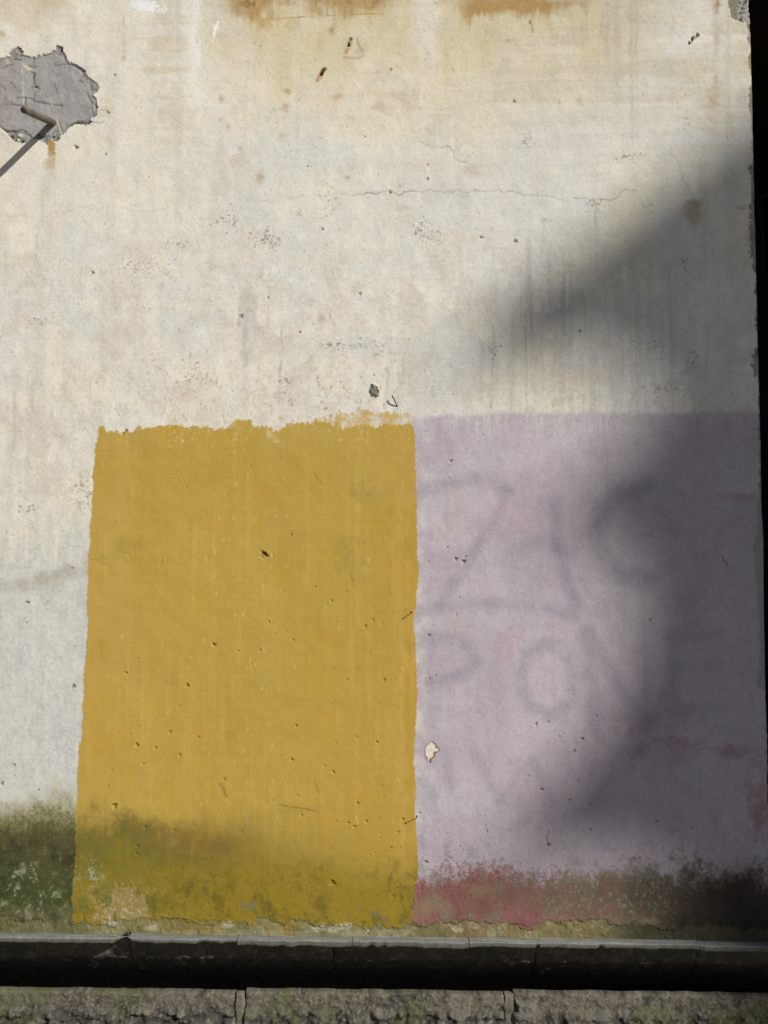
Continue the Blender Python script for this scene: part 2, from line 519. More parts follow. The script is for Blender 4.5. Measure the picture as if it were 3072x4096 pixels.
# thin scatter of pores over the whole plaster
q = random.Random(11)
for _ in range(900):
    pit(q.uniform(0, 3000), q.uniform(0, 1640), q.uniform(2.2, 4.0), depth=0.9, color=(0.20, 0.16, 0.12), alpha=q.uniform(.15, .6))
for _ in range(120):
    pit(q.uniform(0, 370), q.uniform(1700, 3150), q.uniform(2.2, 4.0), depth=0.9, color=(0.20, 0.17, 0.14), alpha=q.uniform(.15, .5))
for u, v, r in ((459, 301, 7), (303, 588, 11), (432, 450, 8), (423, 616, 6), (1073, 1190, 6), (1200, 1330, 6), (2056, 405, 7), (2060, 965, 9),
                (1711, 659, 5), (1459, 546, 5), (1289, 917, 7), (1040, 185, 4), (1563, 277, 6), (1230, 667, 5), (1978, 1420, 6), (1560, 770, 8),
                (1710, 717, 7), (1924, 950, 8), (965, 1265, 9), (1495, 1500, 5), (1360, 1528, 5), (110, 2410, 9), (107, 2490, 5), (294, 2745, 9),
                (6, 3135, 9), (154, 3160, 6), (270, 3255, 6), (288, 2272, 5), (56, 3060, 6), (370, 1090, 9), (1440, 1175, 7), (2320, 1324, 7)):
    pit(u, v, r, depth=r * 0.5, alpha=0.75, color=(0.13, 0.11, 0.09))
pit(2770, 155, 11, depth=10, color=(0.03, 0.025, 0.02), alpha=0.95, ecc=0.6, ang=1.9)
pit(2788, 143, 11, depth=6, color=(0.10, 0.075, 0.06), alpha=0.8)
pit(2757, 172, 8, depth=8, color=(0.02, 0.02, 0.02), alpha=0.9)
spot(2232 - 8, 1613, 14, 12, lin((180, 164, 138)), 0.3)

# -- ochre drips and spatter above the ochre coat
q = random.Random(21)
for _ in range(120):
    u, v = q.uniform(640, 1640), 1690 - abs(q.gauss(0, 150))
    scratch([(u, v), (u + q.uniform(-1, 1), v + q.uniform(3, 14))], q.uniform(1.4, 3.2), lin((176, 138, 58)), q.uniform(.4, .9))

# -- hairline cracks
K2 = lambda p: zp(1024, 0, p)
K3 = lambda p: zp(2048, 0, p)
crack(zp(0, 0, [(0, 1385), (130, 1395), (400, 1390), (480, 1360), (560, 1345), (620, 1360), (680, 1340), (780, 1340), (840, 1360),
                (920, 1375), (1010, 1365), (1090, 1345)]), 1.3, 1.0, 0.45, seed=2)
crack(K2([(0, 1300), (100, 1320), (180, 1300), (270, 1275), (360, 1265), (460, 1270), (520, 1255), (620, 1270)]), 1.5, 1.0, 0.5, seed=3)
crack(K2([(620, 1270), (700, 1258), (780, 1262), (850, 1238), (920, 1270), (1000, 1238), (1050, 1248), (1110, 1236)]), 2.6, 2.0, 0.65, seed=4)
crack(K2([(1110, 1236), (1200, 1243), (1310, 1232), (1330, 1245), (1420, 1235), (1550, 1232), (1659, 1240)]), 1.9, 1.4, 0.65, seed=5)
crack(K3([(0, 1240), (40, 1250), (110, 1268), (200, 1272), (330, 1300)]), 2.0, 1.4, 0.55, seed=6)
crack(K3([(400, 1285), (520, 1305), (640, 1300), (690, 1275), (750, 1225)]), 2.2, 1.4, 0.7, seed=7)
crack(K3([(540, 1310), (535, 1420), (560, 1500)]), 1.6, 1.0, 0.5, seed=8)
crack(K2([(1060, 920), (1130, 955), (1200, 960), (1255, 950), (1275, 980), (1275, 1020), (1310, 1040), (1360, 1048)]), 2.2, 1.5, 0.65, seed=9)
crack(K3([(1030, 960), (1030, 1010), (1070, 1040), (1090, 1100), (1100, 1160), (1140, 1200), (1170, 1260)]), 1.8, 1.2, 0.55, seed=10)
crack(K3([(750, 1240), (860, 1245), (960, 1220), (1050, 1200)]), 1.2, 0.8, 0.4, seed=12)
crack(K3([(850, 610), (700, 640), (640, 600)]), 1.1, 0.7, 0.3, seed=13)
crack(K3([(1350, 1560), (1390, 1600), (1440, 1659)]), 1.2, 0.8, 0.4, seed=14)
crack(zp(2048, 1024, [(1290, 750), (1350, 748), (1420, 752), (1530, 740)]), 1.4, 0.9, 0.4, seed=15)
crack(zp(0, 2048, [(180, 230), (190, 275), (215, 240), (260, 215)]), 1.6, 1.0, 0.5, seed=16)
crack(zp(0, 2048, [(400, 240), (455, 215), (500, 235)]), 1.6, 1.0, 0.5, seed=17)
crack([(0, 1430), (70, 1440), (140, 1425)], 1.0, 0.8, 0.3, seed=18)

# -- ochre coat
ochre_poly = ([(395, 1702), (409, 1698), (424, 1714), (440, 1722), (479, 1727), (526, 1727), (562, 1714), (624, 1708), (683, 1703),
               (757, 1708), (771, 1696), (793, 1702), (840, 1710), (867, 1718), (899, 1714), (938, 1696), (961, 1684), (993, 1678),
               (1029, 1704), (1072, 1713), (1116, 1710), (1164, 1696), (1260, 1692), (1309, 1689), (1386, 1713), (1458, 1704), (1530, 1699),
               (1651, 1699), (1656, 1720), (1662, 1850), (1664, 1950), (1667, 2060), (1670, 2170), (1673, 2230), (1672, 2350),
               (1664, 2430), (1655, 2470), (1664, 2600), (1668, 2760), (1667, 2900), (1655, 2960), (1660, 3100), (1664, 3300),
               (1672, 3480), (1660, 3580), (1645, 3720), (285, 3720), (288, 3560), (298, 3450), (303, 3320), (312, 3130), (310, 3100),
               (315, 3050), (325, 2950), (333, 2800), (336, 2700), (343, 2640), (349, 2540), (351, 2400), (350, 2300), (356, 2200),
               (362, 2100), (370, 2000), (374, 1900), (378, 1800), (390, 1750)])
lside = 0.35 * sstep(700, 500, U)
jx = (1.3 + 1.2 * lside) * N_FINE + 1.8 * N_MED + (0.5 + 0.9 * lside) * N_WH + 1.6 * N_HOR * 0
jy = 5.0 * N_VERT + 3.5 * N_FINE + 1.5 * N_MED
upper = sstep(1800, 1720, V)
UU, VV = U + jx, V + jy * upper + (1 - upper) * N_FINE
OCH = inside(UU, VV, ochre_poly).astype(np.float32)
thin_poly = [(1180, 1720), (1230, 1690), (1300, 1672), (1337, 1664), (1410, 1646), (1470, 1648), (1555, 1652), (1627, 1658), (1647, 1661),
             (1653, 1720)]
TH = inside(UU, VV, thin_poly).astype(np.float32) * (1 - OCH)
thin = TH * np.clip(0.46 + 0.24 * N_MED + 0.16 * N_FINE + 0.1 * N_VERT, 0, 0.95)
dry = sstep(1860, 1690, V + 40 * N_MID) * 0.16 + 0.03
hole = sstep(2.75 - dry * 6.0, 3.2 - dry * 6.0, N_FINE * 0.8 + N_WH * 0.5 + N_VERT * 0.35) * sstep(2000, 1820, V)
ochre = lin((188, 156, 70))
mix(thin, lin((196, 164, 96)))
A = OCH * (1 - 0.85 * hole)
C0 = C.copy() if False else None
mix(A * 0.985, ochre)
N_LAP = F(0.12, 1.6, 9, 3, 0.6)                           # roller widths
mix(OCH * sstep(0.1, 1.2, N_LAP) * 0.28, lin((182, 147, 64)))
mix(OCH * sstep(0.3, 1.4, -N_LAP + 0.3 * N_MID) * 0.26, lin((193, 163, 83)))
worn = OCH * sstep(2500, 1750, V) * sstep(-0.2, 1.7, N_BIG * 0.7 + N_MID * 0.6 + N_VERT2 * 0.4) * 0.42
mix(worn, lin((190, 162, 90)))
mix(OCH * sstep(700, 380, U) * sstep(1650, 2100, V) * sstep(3100, 2600, V) * 0.5 * (0.75 + 0.25 * N_VERT), lin((194, 160, 86)))
mix(OCH * sstep(0.2, 1.8, -N_MID - 0.4 * N_VERT2) * 0.38, lin((189, 152, 55)))
mix(OCH * sstep(0.9, 2.0, N_VERT + 0.5 * N_VERT2) * 0.20, lin((212, 178, 96)))
mix(OCH * sstep(0.9, 2.2, N_FINE + 0.3 * N_WH) * 0.09, lin((176, 140, 60)))
mix(OCH * sstep(0.5, 2.0, N_BIG + 0.6 * N_VERT2) * 0.3, lin((188, 150, 62)))
mix(OCH * sstep(0.9, 2.2, -N_FINE + 0.3 * N_WH) * 0.09, lin((206, 172, 92)))
edge_o = OCH * (sstep(1672 - 75, 1672 - 20, U) * sstep(1760, 1900, V)) * 0.35      # heavier coat along the right edge
mix(edge_o * (0.5 + 0.5 * np.sin(U * 0.16 + 1.5 * N_MED)), lin((192, 146, 50)))
mix(OCH * sstep(26, 4, np.abs(U - (1610 + 10 * N_MED))) * sstep(2400, 2600, V) * 0.4, lin((206, 170, 92)))
# ghosted grey marks under the ochre
for u, v, ru, rv, a in ((1400, 2160, 46, 18, .28), (1410, 2240, 60, 34, .26), (1420, 2320, 34, 40, .22), (1600, 2180, 30, 40, .18), (1480, 1975, 60, 22, .22),
                        (1420, 1960, 46, 26, .22), (512, 2180, 50, 26, .22), (420, 2235, 40, 20, .22), (780, 2570, 14, 36, .2), (690, 2720, 26, 20, .22),
                        (1180, 3240, 60, 22, .2), (920, 2940, 20, 14, .22), (870, 3090, 26, 16, .2), (1200, 3455, 34, 22, .25), (730, 2810, 20, 30, .12),
                        (1480, 2640, 90, 30, .12), (1330, 2820, 60, 20, .14), (440, 2230, 60, 30, .16)):
    spot(u, v, ru, rv, lin((128, 112, 66)), a * 0.6, edge=0.8)
stroke([(885, 3140), (905, 3172), (915, 3190)], 7, lin((118, 98, 48)), 0.4)
stroke([(1120, 3218), (1200, 3232), (1270, 3244)], 3, lin((110, 96, 54)), 0.55)
# white scrapes showing through
q = random.Random(31)
for _ in range(160):
    u = q.gauss(970, 120) if q.random() < 0.62 else q.uniform(440, 1620)
    v = q.uniform(1860, 3330)
    l = q.uniform(6, 20)
    sl = (u - 700) * 0.00045
    scratch([(u, v), (u + l * sl, v + l)], q.uniform(1.0, 1.9), lin((228, 212, 160)), q.uniform(.25, .8))
stroke([(1082, 1728), (1100, 1752), (1125, 1775)], 9, lin((214, 192, 140)), 0.5, soft=0.9, jit=2.0)
stroke([(1655, 2448), (1672, 2470), (1668, 2490)], 13, lin((212, 200, 176)), 0.85)
scratch([(1702, 2695), (1703, 2765)], 2.4, lin((190, 140, 44)), 0.9)
for u, v in ((1684, 2455), (1680, 2480), (1682, 3350)):
    stroke([(u, v), (u + 2, v + 10)], 3, lin((190, 150, 62)), 0.8)
Hh += OCH * (0.45 + 0.07 * N_VERT)
Hh -= OCH * (0.07 * N_WH + 0.10 * N_FINE + 0.08 * N_MED)

# -- lilac coat
ltop = np.interp(U[0], [1640, 1660, 1760, 1860, 2000, 2300, 3060, 3200], [1672, 1672, 1660, 1664, 1648, 1652, 1650, 1650]).astype(np.float32)
LIL = ((1 - OCH) * (1 - TH) * (UU > 1640) * sstep(-14, 14, V + 2.5 * N_VERT + 2 * N_FINE + 3 * N_WH - ltop[None, :])).astype(np.float32)
LIL *= (V > 1600)
lil_a = np.clip(0.93 - 0.55 * sstep(150, 0, V - 1650) * sstep(-0.2, 1.2, N_VERT + 0.4 * N_FINE + 0.4 * sstep(2100, 1700, U)) - 0.25 * sstep(70, 0, U - 1668 - 10 * N_MED) * (0.6 + 0.5 * N_MED), 0, 1)
lilac = lin((186, 174, 182))
mix(LIL * lil_a, lilac)
mix(LIL * sstep(-0.3, 1.6, N_MID + 0.5 * N_BIG) * 0.40, lin((180, 165, 177)))
mix(LIL * sstep(0.2, 1.7, -N_MID + 0.6 * N_VERT2) * 0.40, lin((192, 184, 187)))
mix(LIL * sstep(0.7, 2.2, N_VERT + 0.4 * N_FINE) * 0.28, lin((170, 164, 170)))
mix(LIL * sstep(0.9, 2.2, N_FINE + 0.35 * N_WH) * 0.22, lin((172, 158, 164)))
mix(LIL * sstep(0.9, 2.2, -N_FINE + 0.35 * N_WH) * 0.22, lin((204, 193, 198)))
G = lambda pts: [(p[0] * 1.8517, p[1] * 1.8517) for p in pts]
ghost = lin((140, 136, 148))
for pts, w, a in (([(905, 1062), (960, 1050), (1020, 1036), (1065, 1038), (1095, 1060)], 24, .52),
                  ([(1095, 1060), (1078, 1105), (1045, 1160), (1012, 1215), (980, 1262), (950, 1305)], 22, .55),
                  ([(910, 1318), (1000, 1308), (1080, 1304), (1160, 1310), (1240, 1332)], 22, .46),
                  ([(1030, 1130), (1100, 1160), (1160, 1172)], 26, .24),
                  ([(1196, 1085), (1206, 1180), (1226, 1260), (1246, 1305)], 24, .55),
                  ([(1100, 1205), (1125, 1250), (1150, 1270)], 44, .30), ([(1120, 1190), (1170, 1165), (1215, 1190)], 28, .26),
                  ([(1395, 1045), (1345, 1060), (1302, 1100), (1286, 1150), (1302, 1205), (1345, 1245), (1405, 1252)], 34, .60),
                  ([(925, 1378), (985, 1380), (1024, 1402), (1030, 1432), (1002, 1458), (935, 1474)], 28, .52),
                  ([(930, 1375), (930, 1470), (932, 1565)], 20, .30), ([(1072, 1385), (1076, 1470), (1082, 1560)], 22, .26),
                  ([(1184, 1390), (1140, 1415), (1126, 1468), (1140, 1522), (1186, 1545), (1228, 1522), (1240, 1468), (1226, 1415), (1184, 1390)], 26, .50),
                  ([(1268, 1365), (1272, 1450), (1280, 1510), (1288, 1575)], 28, .44), ([(1268, 1365), (1305, 1430), (1350, 1500), (1392, 1560)], 28, .42),
                  ([(1392, 1350), (1394, 1450), (1396, 1560)], 26, .36),
                  ([(960, 1615), (968, 1660), (975, 1705)], 18, .34), ([(1020, 1625), (1050, 1670), (1080, 1730)], 20, .42),
                  ([(1080, 1730), (1120, 1670), (1150, 1640)], 16, .2), ([(1150, 1640), (1172, 1690), (1195, 1735)], 20, .4), ([(918, 1690), (938, 1725)], 20, .34),
                  ([(1110, 1790), (1150, 1760), (1200, 1790)], 18, .15), ([(1450, 1370), (1455, 1450), (1465, 1540)], 28, .36),
                  ([(1450, 1380), (1560, 1370)], 24, .3), ([(1455, 1445), (1555, 1435)], 24, .3), ([(1465, 1535), (1565, 1525)], 24, .3),
                  ([(1490, 1310), (1510, 1250), (1530, 1200)], 40, .2)):
    stroke(G(pts), w * 1.0, ghost, a * 0.7, soft=0.85, rough=0.25, jit=0.35)
for u, v, ru, rv, col, a in ((1100, 1390, 22, 24, (196, 150, 160), .55), (1080, 1105, 70, 40, (205, 176, 188), .4), (1150, 1150, 60, 30, (204, 178, 190), .3),
                             (1190, 1470, 50, 55, (204, 182, 190), .4), (1130, 1700, 70, 60, (200, 172, 182), .35), (1420, 1560, 60, 44, (156, 108, 118), .5),
                             (1330, 1600, 40, 34, (176, 140, 150), .3), (1445, 1625, 60, 20, (150, 94, 98), .5), (1590, 1622, 44, 12, (150, 66, 66), .6),
                             (1500, 1610, 22, 14, (150, 80, 84), .5), (1645, 1720, 20, 60, (140, 60, 40), .7), (1630, 1750, 20, 30, (150, 74, 50), .5),
                             (1595, 1072, 44, 6, (160, 70, 78), .5), (1385, 1155, 24, 6, (160, 96, 104), .5), (1340, 1070, 24, 12, (170, 120, 128), .4),
                             (975, 1120, 14, 60, (196, 180, 160), .5), (985, 1345, 10, 40, (190, 176, 160), .4), (955, 1300, 30, 70, (196, 176, 176), .25),
                             (1500, 1230, 60, 80, (176, 150, 156), .3), (1290, 1680, 30, 60, (170, 140, 156), .3)):
    spot(u * 1.8517, v * 1.8517, ru * 1.85, rv * 1.85, lin(col), a * 0.5, edge=1.0)
crack(zp(2048, 2048, [(1310, 200), (1315, 250), (1345, 285)]), 1.5, 0.8, 0.4, color=(0.16, 0.06, 0.06), seed=40)
crack(zp(2048, 2048, [(1360, 290), (1375, 318), (1388, 325), (1392, 350)]), 2.6, 2.0, 0.9, seed=41)
crack(zp(2048, 1024, [(640, 1500), (700, 1450), (780, 1445), (830, 1448), (900, 1465)]), 1.6, -0.6, 0.25, color=lin((210, 190, 196)), seed=42)
crack(zp(2048, 2048, [(720, 980), (830, 1010), (960, 1060), (1040, 1120)]), 1.4, 0.8, 0.3, seed=43)
crack(zp(2048, 2048, [(840, 1020), (1000, 1080), (1040, 1130)]), 1.4, 0.8, 0.3, seed=44)
Hh += LIL * (0.28 + 0.05 * N_VERT)

# -- red undercoat showing at the foot of the lilac
redtop = 3500 + 16 * np.sin(U[0] * 0.012) + 26 * sstep(2150, 2300, U[0])
RED = (1 - OCH) * (U > 1640) * sstep(-52, 34, V - redtop[None, :].astype(np.float32) + 12 * N_MED + 12 * N_FINE + 16 * N_WH + 4 * N_VERT)
mix(RED * 0.93, lin((138, 86, 82)))
mix(RED * sstep(-0.3, 1.4, N_MID * 0.7 + 0.4 * N_BLOT + 0.3 * N_WH) * 0.65, lin((120, 98, 74)))
mix(RED * sstep(0.2, 1.6, -N_BLOT * 0.7 + 0.4 * N_FINE + 0.4 * N_WH) * 0.5, lin((112, 70, 64)))
mix(RED * sstep(0.7, 2.0, N_BLOT + 0.3 * N_FINE) * 0.55, lin((100, 92, 66)))
mix((1 - OCH) * (U > 1640) * sstep(3330, 3480, V + 20 * N_MID) * (1 - RED) * sstep(0.6, 1.9, N_FINE * 0.7 + N_WH * 0.5 + N_MED * 0.4) * 0.6,
    lin((136, 88, 88)))
mix((1 - OCH) * (U > 1640) * sstep(3150, 3450, V + 40 * N_MID) * sstep(0.3, 1.8, N_BLOT + 0.4 * N_FINE) * 0.35, lin((138, 132, 128)))
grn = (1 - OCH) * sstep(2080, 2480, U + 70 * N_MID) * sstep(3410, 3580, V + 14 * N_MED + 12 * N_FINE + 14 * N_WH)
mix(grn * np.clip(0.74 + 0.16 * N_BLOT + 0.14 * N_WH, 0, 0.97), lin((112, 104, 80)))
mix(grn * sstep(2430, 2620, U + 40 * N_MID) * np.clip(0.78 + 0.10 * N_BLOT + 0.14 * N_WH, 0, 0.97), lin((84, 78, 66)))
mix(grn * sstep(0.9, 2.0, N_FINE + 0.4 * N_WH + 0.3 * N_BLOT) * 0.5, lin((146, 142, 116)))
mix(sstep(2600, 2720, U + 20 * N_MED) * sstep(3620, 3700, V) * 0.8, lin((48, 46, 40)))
mix((1 - OCH) * sstep(2520, 2900, U + 40 * N_MID) * sstep(3420, 3600, V + 20 * N_MED + 14 * N_FINE) * 0.8, lin((46, 43, 38)))  # shade at the far lower right painted in as a darker tone
for u, v, ru, rv in ((1695, 3640, 40, 40), (1735, 3620, 30, 34), (1775, 3640, 24, 30), (2590, 3683, 30, 10), (1920, 3560, 40, 20)):
    spot(u, v, ru, rv, lin((146, 130, 96)), 0.45, edge=0.9)

# -- algae and grime rising from the ledge, with soft shadow painted in, left half
left = (1 - OCH) * sstep(700, 500, U)
mix(left * sstep(3140, 3300, V + 8 * N_VERT + 20 * N_MID + 12 * N_FINE + 16 * N_WH) * 0.85, lin((136, 130, 64)))
mix(left * sstep(3225, 3365, V + 8 * N_VERT + 20 * N_MID + 14 * N_FINE + 14 * N_WH) * 0.93, lin((74, 71, 40)))
mix(left * sstep(3390, 3560, V + 40 * N_MID + 12 * N_FINE) * 0.8, lin((68, 76, 42)))
mix(left * sstep(3330, 3480, V) * sstep(0.2, 1.7, N_BLOT * 0.8 + 0.4 * N_WH) * 0.5, lin((92, 104, 50)))
mix(left * sstep(3280, 3420, V) * sstep(0.2, 1.7, -N_BLOT * 0.8 + 0.4 * N_MID) * 0.6, lin((46, 47, 34)))
mix(left * sstep(3320, 3440, V) * sstep(1.2, 2.3, N_FINE * 0.8 + N_WH * 0.6 + N_BLOT * 0.5) * 0.4, lin((150, 150, 120)))
mix(left * sstep(3440, 3480, V) * sstep(1.1, 2.1, N_BLOT + 0.5 * N_FINE + 0.3 * N_WH) * sstep(190, 30, np.abs(U - 90)) * 0.5, lin((168, 166, 146)))
mix(left * sstep(3600, 3680, V + 16 * N_BLOT) * 0.5, lin((120, 112, 80)))
# over the ochre
oc_l = OCH * sstep(760, 430, U)
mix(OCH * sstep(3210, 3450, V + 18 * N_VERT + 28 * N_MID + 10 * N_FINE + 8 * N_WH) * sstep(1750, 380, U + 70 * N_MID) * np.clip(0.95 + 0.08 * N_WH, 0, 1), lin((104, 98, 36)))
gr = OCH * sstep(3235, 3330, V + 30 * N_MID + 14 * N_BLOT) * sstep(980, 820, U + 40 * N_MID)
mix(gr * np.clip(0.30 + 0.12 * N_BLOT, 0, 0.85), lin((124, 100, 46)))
mix(OCH * np.exp(-((V - 3350 - (U - 640) * 0.09) / 56) ** 2) * sstep(1120, 880, U) * sstep(440, 600, U) * np.clip(0.6 + 0.1 * N_MED, 0, 1), lin((120, 98, 50)))  # smooth dark band: soft shadow painted across the ochre
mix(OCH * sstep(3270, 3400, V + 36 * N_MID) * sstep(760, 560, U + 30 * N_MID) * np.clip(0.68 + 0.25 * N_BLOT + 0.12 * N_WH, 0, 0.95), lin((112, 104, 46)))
mix(OCH * sstep(3400, 3560, V + 40 * N_MID) * sstep(1250, 900, U + 60 * N_MID) * np.clip(0.48 + 0.25 * N_BLOT + 0.15 * N_WH, 0, 0.9), lin((126, 116, 42)))
mix(OCH * sstep(3360, 3560, V + 30 * N_MID) * 0.88, lin((146, 124, 38)))
mix(OCH * sstep(3480, 3640, V + 40 * N_MID) * sstep(-0.2, 1.6, N_BLOT * 0.7 + 0.5 * N_MID + 0.3 * N_WH) * 0.7, lin((118, 102, 34)))
mix(OCH * sstep(3400, 3560, V) * sstep(0.7, 1.8, N_BLOT - 0.3 * N_MID) * 0.5, lin((104, 100, 44)))
mix(OCH * sstep(3280, 3560, V) * sstep(0.3, 2.0, N_FINE * 0.6 + 0.7 * N_WH + 0.4 * N_BLOT) * 0.45, lin((88, 78, 32)))
mix(OCH * sstep(3300, 3480, V) * sstep(1000, 400, U) * sstep(0.3, 1.7, N_MED + 0.4 * N_WH - 0.4 * N_BLOT) * 0.5, lin((126, 128, 52)))
mix(oc_l * sstep(3340, 3420, V + 30 * N_BLOT) * sstep(0.1, 1.4, N_BLOT + N_MID * 0.3) * 0.6, lin((116, 118, 62)))
lk = sstep(110, 20, np.hypot(U - 352, V - 3500)) * sstep(0.5, 1.4, N_FINE + 0.6 * N_WH + 0.5 * N_BLOT)
mix(lk * 0.8, lin((168, 166, 132)))
MOSSY = np.clip(left * sstep(3220, 3380, V) + OCH * sstep(3280, 3480, V) * sstep(1700, 700, U) * 0.8 + (1 - OCH) * (U > 1640) * sstep(3440, 3560, V) * 0.9, 0, 1)
Hh += MOSSY * (0.45 * np.abs(N_FINE) + 0.16 * N_WH + 0.30 * N_BLOT * (N_BLOT > 0))
# flaked pale patch at the foot of the ochre
fl = np.hypot((U - 490) / 120, (V - 3628) / 66) + 0.32 * N_BLOT + 0.14 * N_FINE
fl2 = np.hypot((U - 520) / 42, (V - 3585) / 54) + 0.4 * N_BLOT + 0.2 * N_FINE
flm = np.maximum(sstep(1.15, 0.75, fl), 0.9 * sstep(1.15, 0.7, fl2)) * (V < 3700)
mix(flm * 0.6, lin((160, 140, 96)))
mix(flm * sstep(0.4, 1.7, N_FINE * 0.7 + N_WH * 0.7 - 0.4 * N_MED) * 0.65, lin((204, 188, 156)))
Hh -= flm * (1.2 + 0.3 * N_MED)
for u, v, ru, rv, a in ((1005, 3622, 20, 16, .8), (972, 3622, 12, 10, .8), (1500, 3656, 12, 9, .8), (1535, 3676, 18, 11, .8), (1440, 3644, 9, 7, .7),
                        (1175, 3680, 14, 18, .5), (1395, 3668, 12, 16, .5), (382, 3572, 14, 14, .6)):
    spot(u, v, ru, rv, lin((124, 116, 84)) if u != 382 else lin((96, 74, 40)), a, edge=0.3)
for u, v, ru, rv in ((28, 3672, 30, 18), (78, 3685, 26, 12), (146, 3683, 18, 10), (112, 3690, 20, 8)):
    spot(u, v, ru, rv, (0.045, 0.04, 0.032), 0.8, edge=0.35)

# -- exposed base coat just above the ledge, the paint broken off along a ragged line
base_line = [(-900, 3672), (0, 3672), (200, 3676), (290, 3690), (420, 3692), (470, 3680), (620, 3680), (900, 3692), (1010, 3692), (1030, 3672), (1043, 3674),
             (1104, 3689), (1178, 3689), (1228, 3695), (1252, 3705), (1370, 3698), (1456, 3714), (1549, 3702), (1623, 3698), (1722, 3705),
             (1796, 3692), (1857, 3677), (1938, 3683), (2012, 3689), (2110, 3716), (2171, 3690), (2250, 3689), (2357, 3665), (2480, 3690),
             (2600, 3700), (2800, 3712), (3200, 3716)]
bl = np.interp(U, [p[0] for p in base_line], [p[1] for p in base_line]).astype(np.float32)
BASE = sstep(-3, 3, V - bl + 7 * N_MED + 4 * N_FINE)
Hh -= BASE * (3.4 - 0.9 * N_MED - 0.5 * N_FINE - 0.35 * N_WH)
lip = sstep(14, 2, np.abs(V - bl + 7 * N_MED + 4 * N_FINE + 3)) * (1 - BASE)
Hh += lip * 0.8 * (N_MID > -0.4)
bcol = BASE[..., None]
mix(BASE * 0.88, lin((128, 120, 78)))
mix(BASE * sstep(0.2, 1.5, N_BLOT + 0.3 * N_FINE) * 0.6, lin((150, 146, 116)))
mix(BASE * sstep(0.2, 1.5, -N_BLOT + 0.4 * N_MID) * 0.55, lin((104, 104, 66)))
mix(BASE * sstep(400, 1100, U) * sstep(1640, 1560, U) * sstep(0.0, 1.4, N_MID) * 0.5, lin((158, 128, 62)))
mix(BASE * sstep(1700, 2000, U) * sstep(0.0, 1.4, N_MID - 0.3 * N_BLOT) * 0.5, lin((140, 94, 80)))
mix(BASE * sstep(400, 300, U) * 0.5, lin((84, 86, 58)))
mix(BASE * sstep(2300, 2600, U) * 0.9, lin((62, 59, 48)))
for u, v in ((450, 3697), (620, 3702), (905, 3700), (1262, 3712), (1290, 3708), (1390, 3706), (1825, 3716), (600, 3712), (1330, 3716)):
    spot(u, v, 24, 12, lin((190, 186, 160)), 0.55)
crack([(425, 3690), (422, 3700), (430, 3712), (455, 3714)], 3.5, 3, 0.9, (0.04, 0.035, 0.02), seed=60)
crack([(330, 3660), (338, 3690)], 3.0, 3, 0.6, (0.05, 0.045, 0.025), seed=61)
crack([(1640, 3702), (1720, 3700), (1780, 3696), (1850, 3680), (1870, 3676)], 3.2, 3, 0.85, (0.04, 0.035, 0.02), seed=62)
crack([(1178, 3686), (1230, 3692), (1252, 3706), (1330, 3702)], 3.4, 3, 0.8, (0.04, 0.035, 0.02), seed=63)
crack([(2050, 3696), (2090, 3702), (2122, 3712), (2126, 3726)], 3.2, 3, 0.85, (0.04, 0.035, 0.02), seed=64)
crack([(640, 3678), (760, 3680), (770, 3690), (880, 3688)], 3.0, 2.5, 0.7, (0.05, 0.045, 0.02), seed=65)

# -- pits measured in the ochre and lilac coats (x, y, size in the enlargements)
P_och = zp(0, 2048, [(793, 175, 4), (1225, 200, 4), (950, 640, 4), (893, 950, 6), (815, 1043, 9), (1385, 860, 11), (1540, 900, 7), (1272, 825, 4),
                     (1212, 1125, 10), (887, 1510, 11), (1008, 1528, 8), (1100, 1428, 8), (1282, 1460, 8), (1162, 1575, 9), (928, 1632, 8),
                     (1008, 1348, 5), (1225, 1308, 5), (935, 1060, 4), (845, 1440, 5), (905, 1390, 5), (1355, 1005, 4), (1565, 465, 5),
                     (750, 1285, 4), (1165, 1255, 5), (1110, 1115, 5), (1325, 1325, 4), (768, 1433, 4), (650, 1235, 4), (1330, 1165, 4)])
P_och += zp(1024, 2048, [(383, 487, 7), (490, 575, 8), (460, 597, 6), (82, 713, 9), (240, 830, 8), (25, 897, 9), (757, 698, 8), (818, 726, 5),
                         (708, 740, 8), (830, 1090, 10), (590, 1087, 7), (602, 1230, 6), (490, 1240, 5), (797, 1247, 7), (260, 1385, 8), (172, 1425, 5),
                         (650, 1457, 8), (520, 1495, 6), (783, 1490, 9), (162, 1580, 6), (232, 1605, 9), (445, 1643, 7), (723, 288, 4), (865, 352, 5),
                         (227, 148, 8), (128, 790, 6), (200, 780, 5), (555, 795, 4), (685, 770, 5), (525, 765, 4), (600, 760, 4), (500, 1020, 4),
                         (320, 962, 4), (480, 1198, 4), (610, 1120, 5), (55, 1405, 4), (980, 1195, 4), (805, 1588, 4), (770, 1210, 4), (650, 1015, 5)])
P_och += zp(1024, 3072, [(500, 25, 9), (110, 210, 7), (268, 177, 7), (388, 203, 6), (658, 228, 8), (295, 305, 7), (518, 345, 6), (598, 355, 9),
                         (637, 380, 10), (797, 328, 6), (715, 345, 8), (920, 415, 9), (808, 420, 5), (808, 455, 6), (875, 516, 7), (950, 332, 8),
                         (495, 745, 15), (888, 832, 9), (365, 700, 6), (345, 745, 5), (230, 882, 5), (345, 880, 6), (740, 115, 5), (795, 182, 5),
                         (828, 182, 5), (810, 112, 5), (838, 125, 5), (185, 360, 4), (735, 560, 5), (770, 550, 5), (890, 675, 5), (438, 742, 5),
                         (540, 760, 5), (320, 770, 4), (620, 605, 4), (935, 515, 5), (600, 535, 4), (245, 985, 9)])
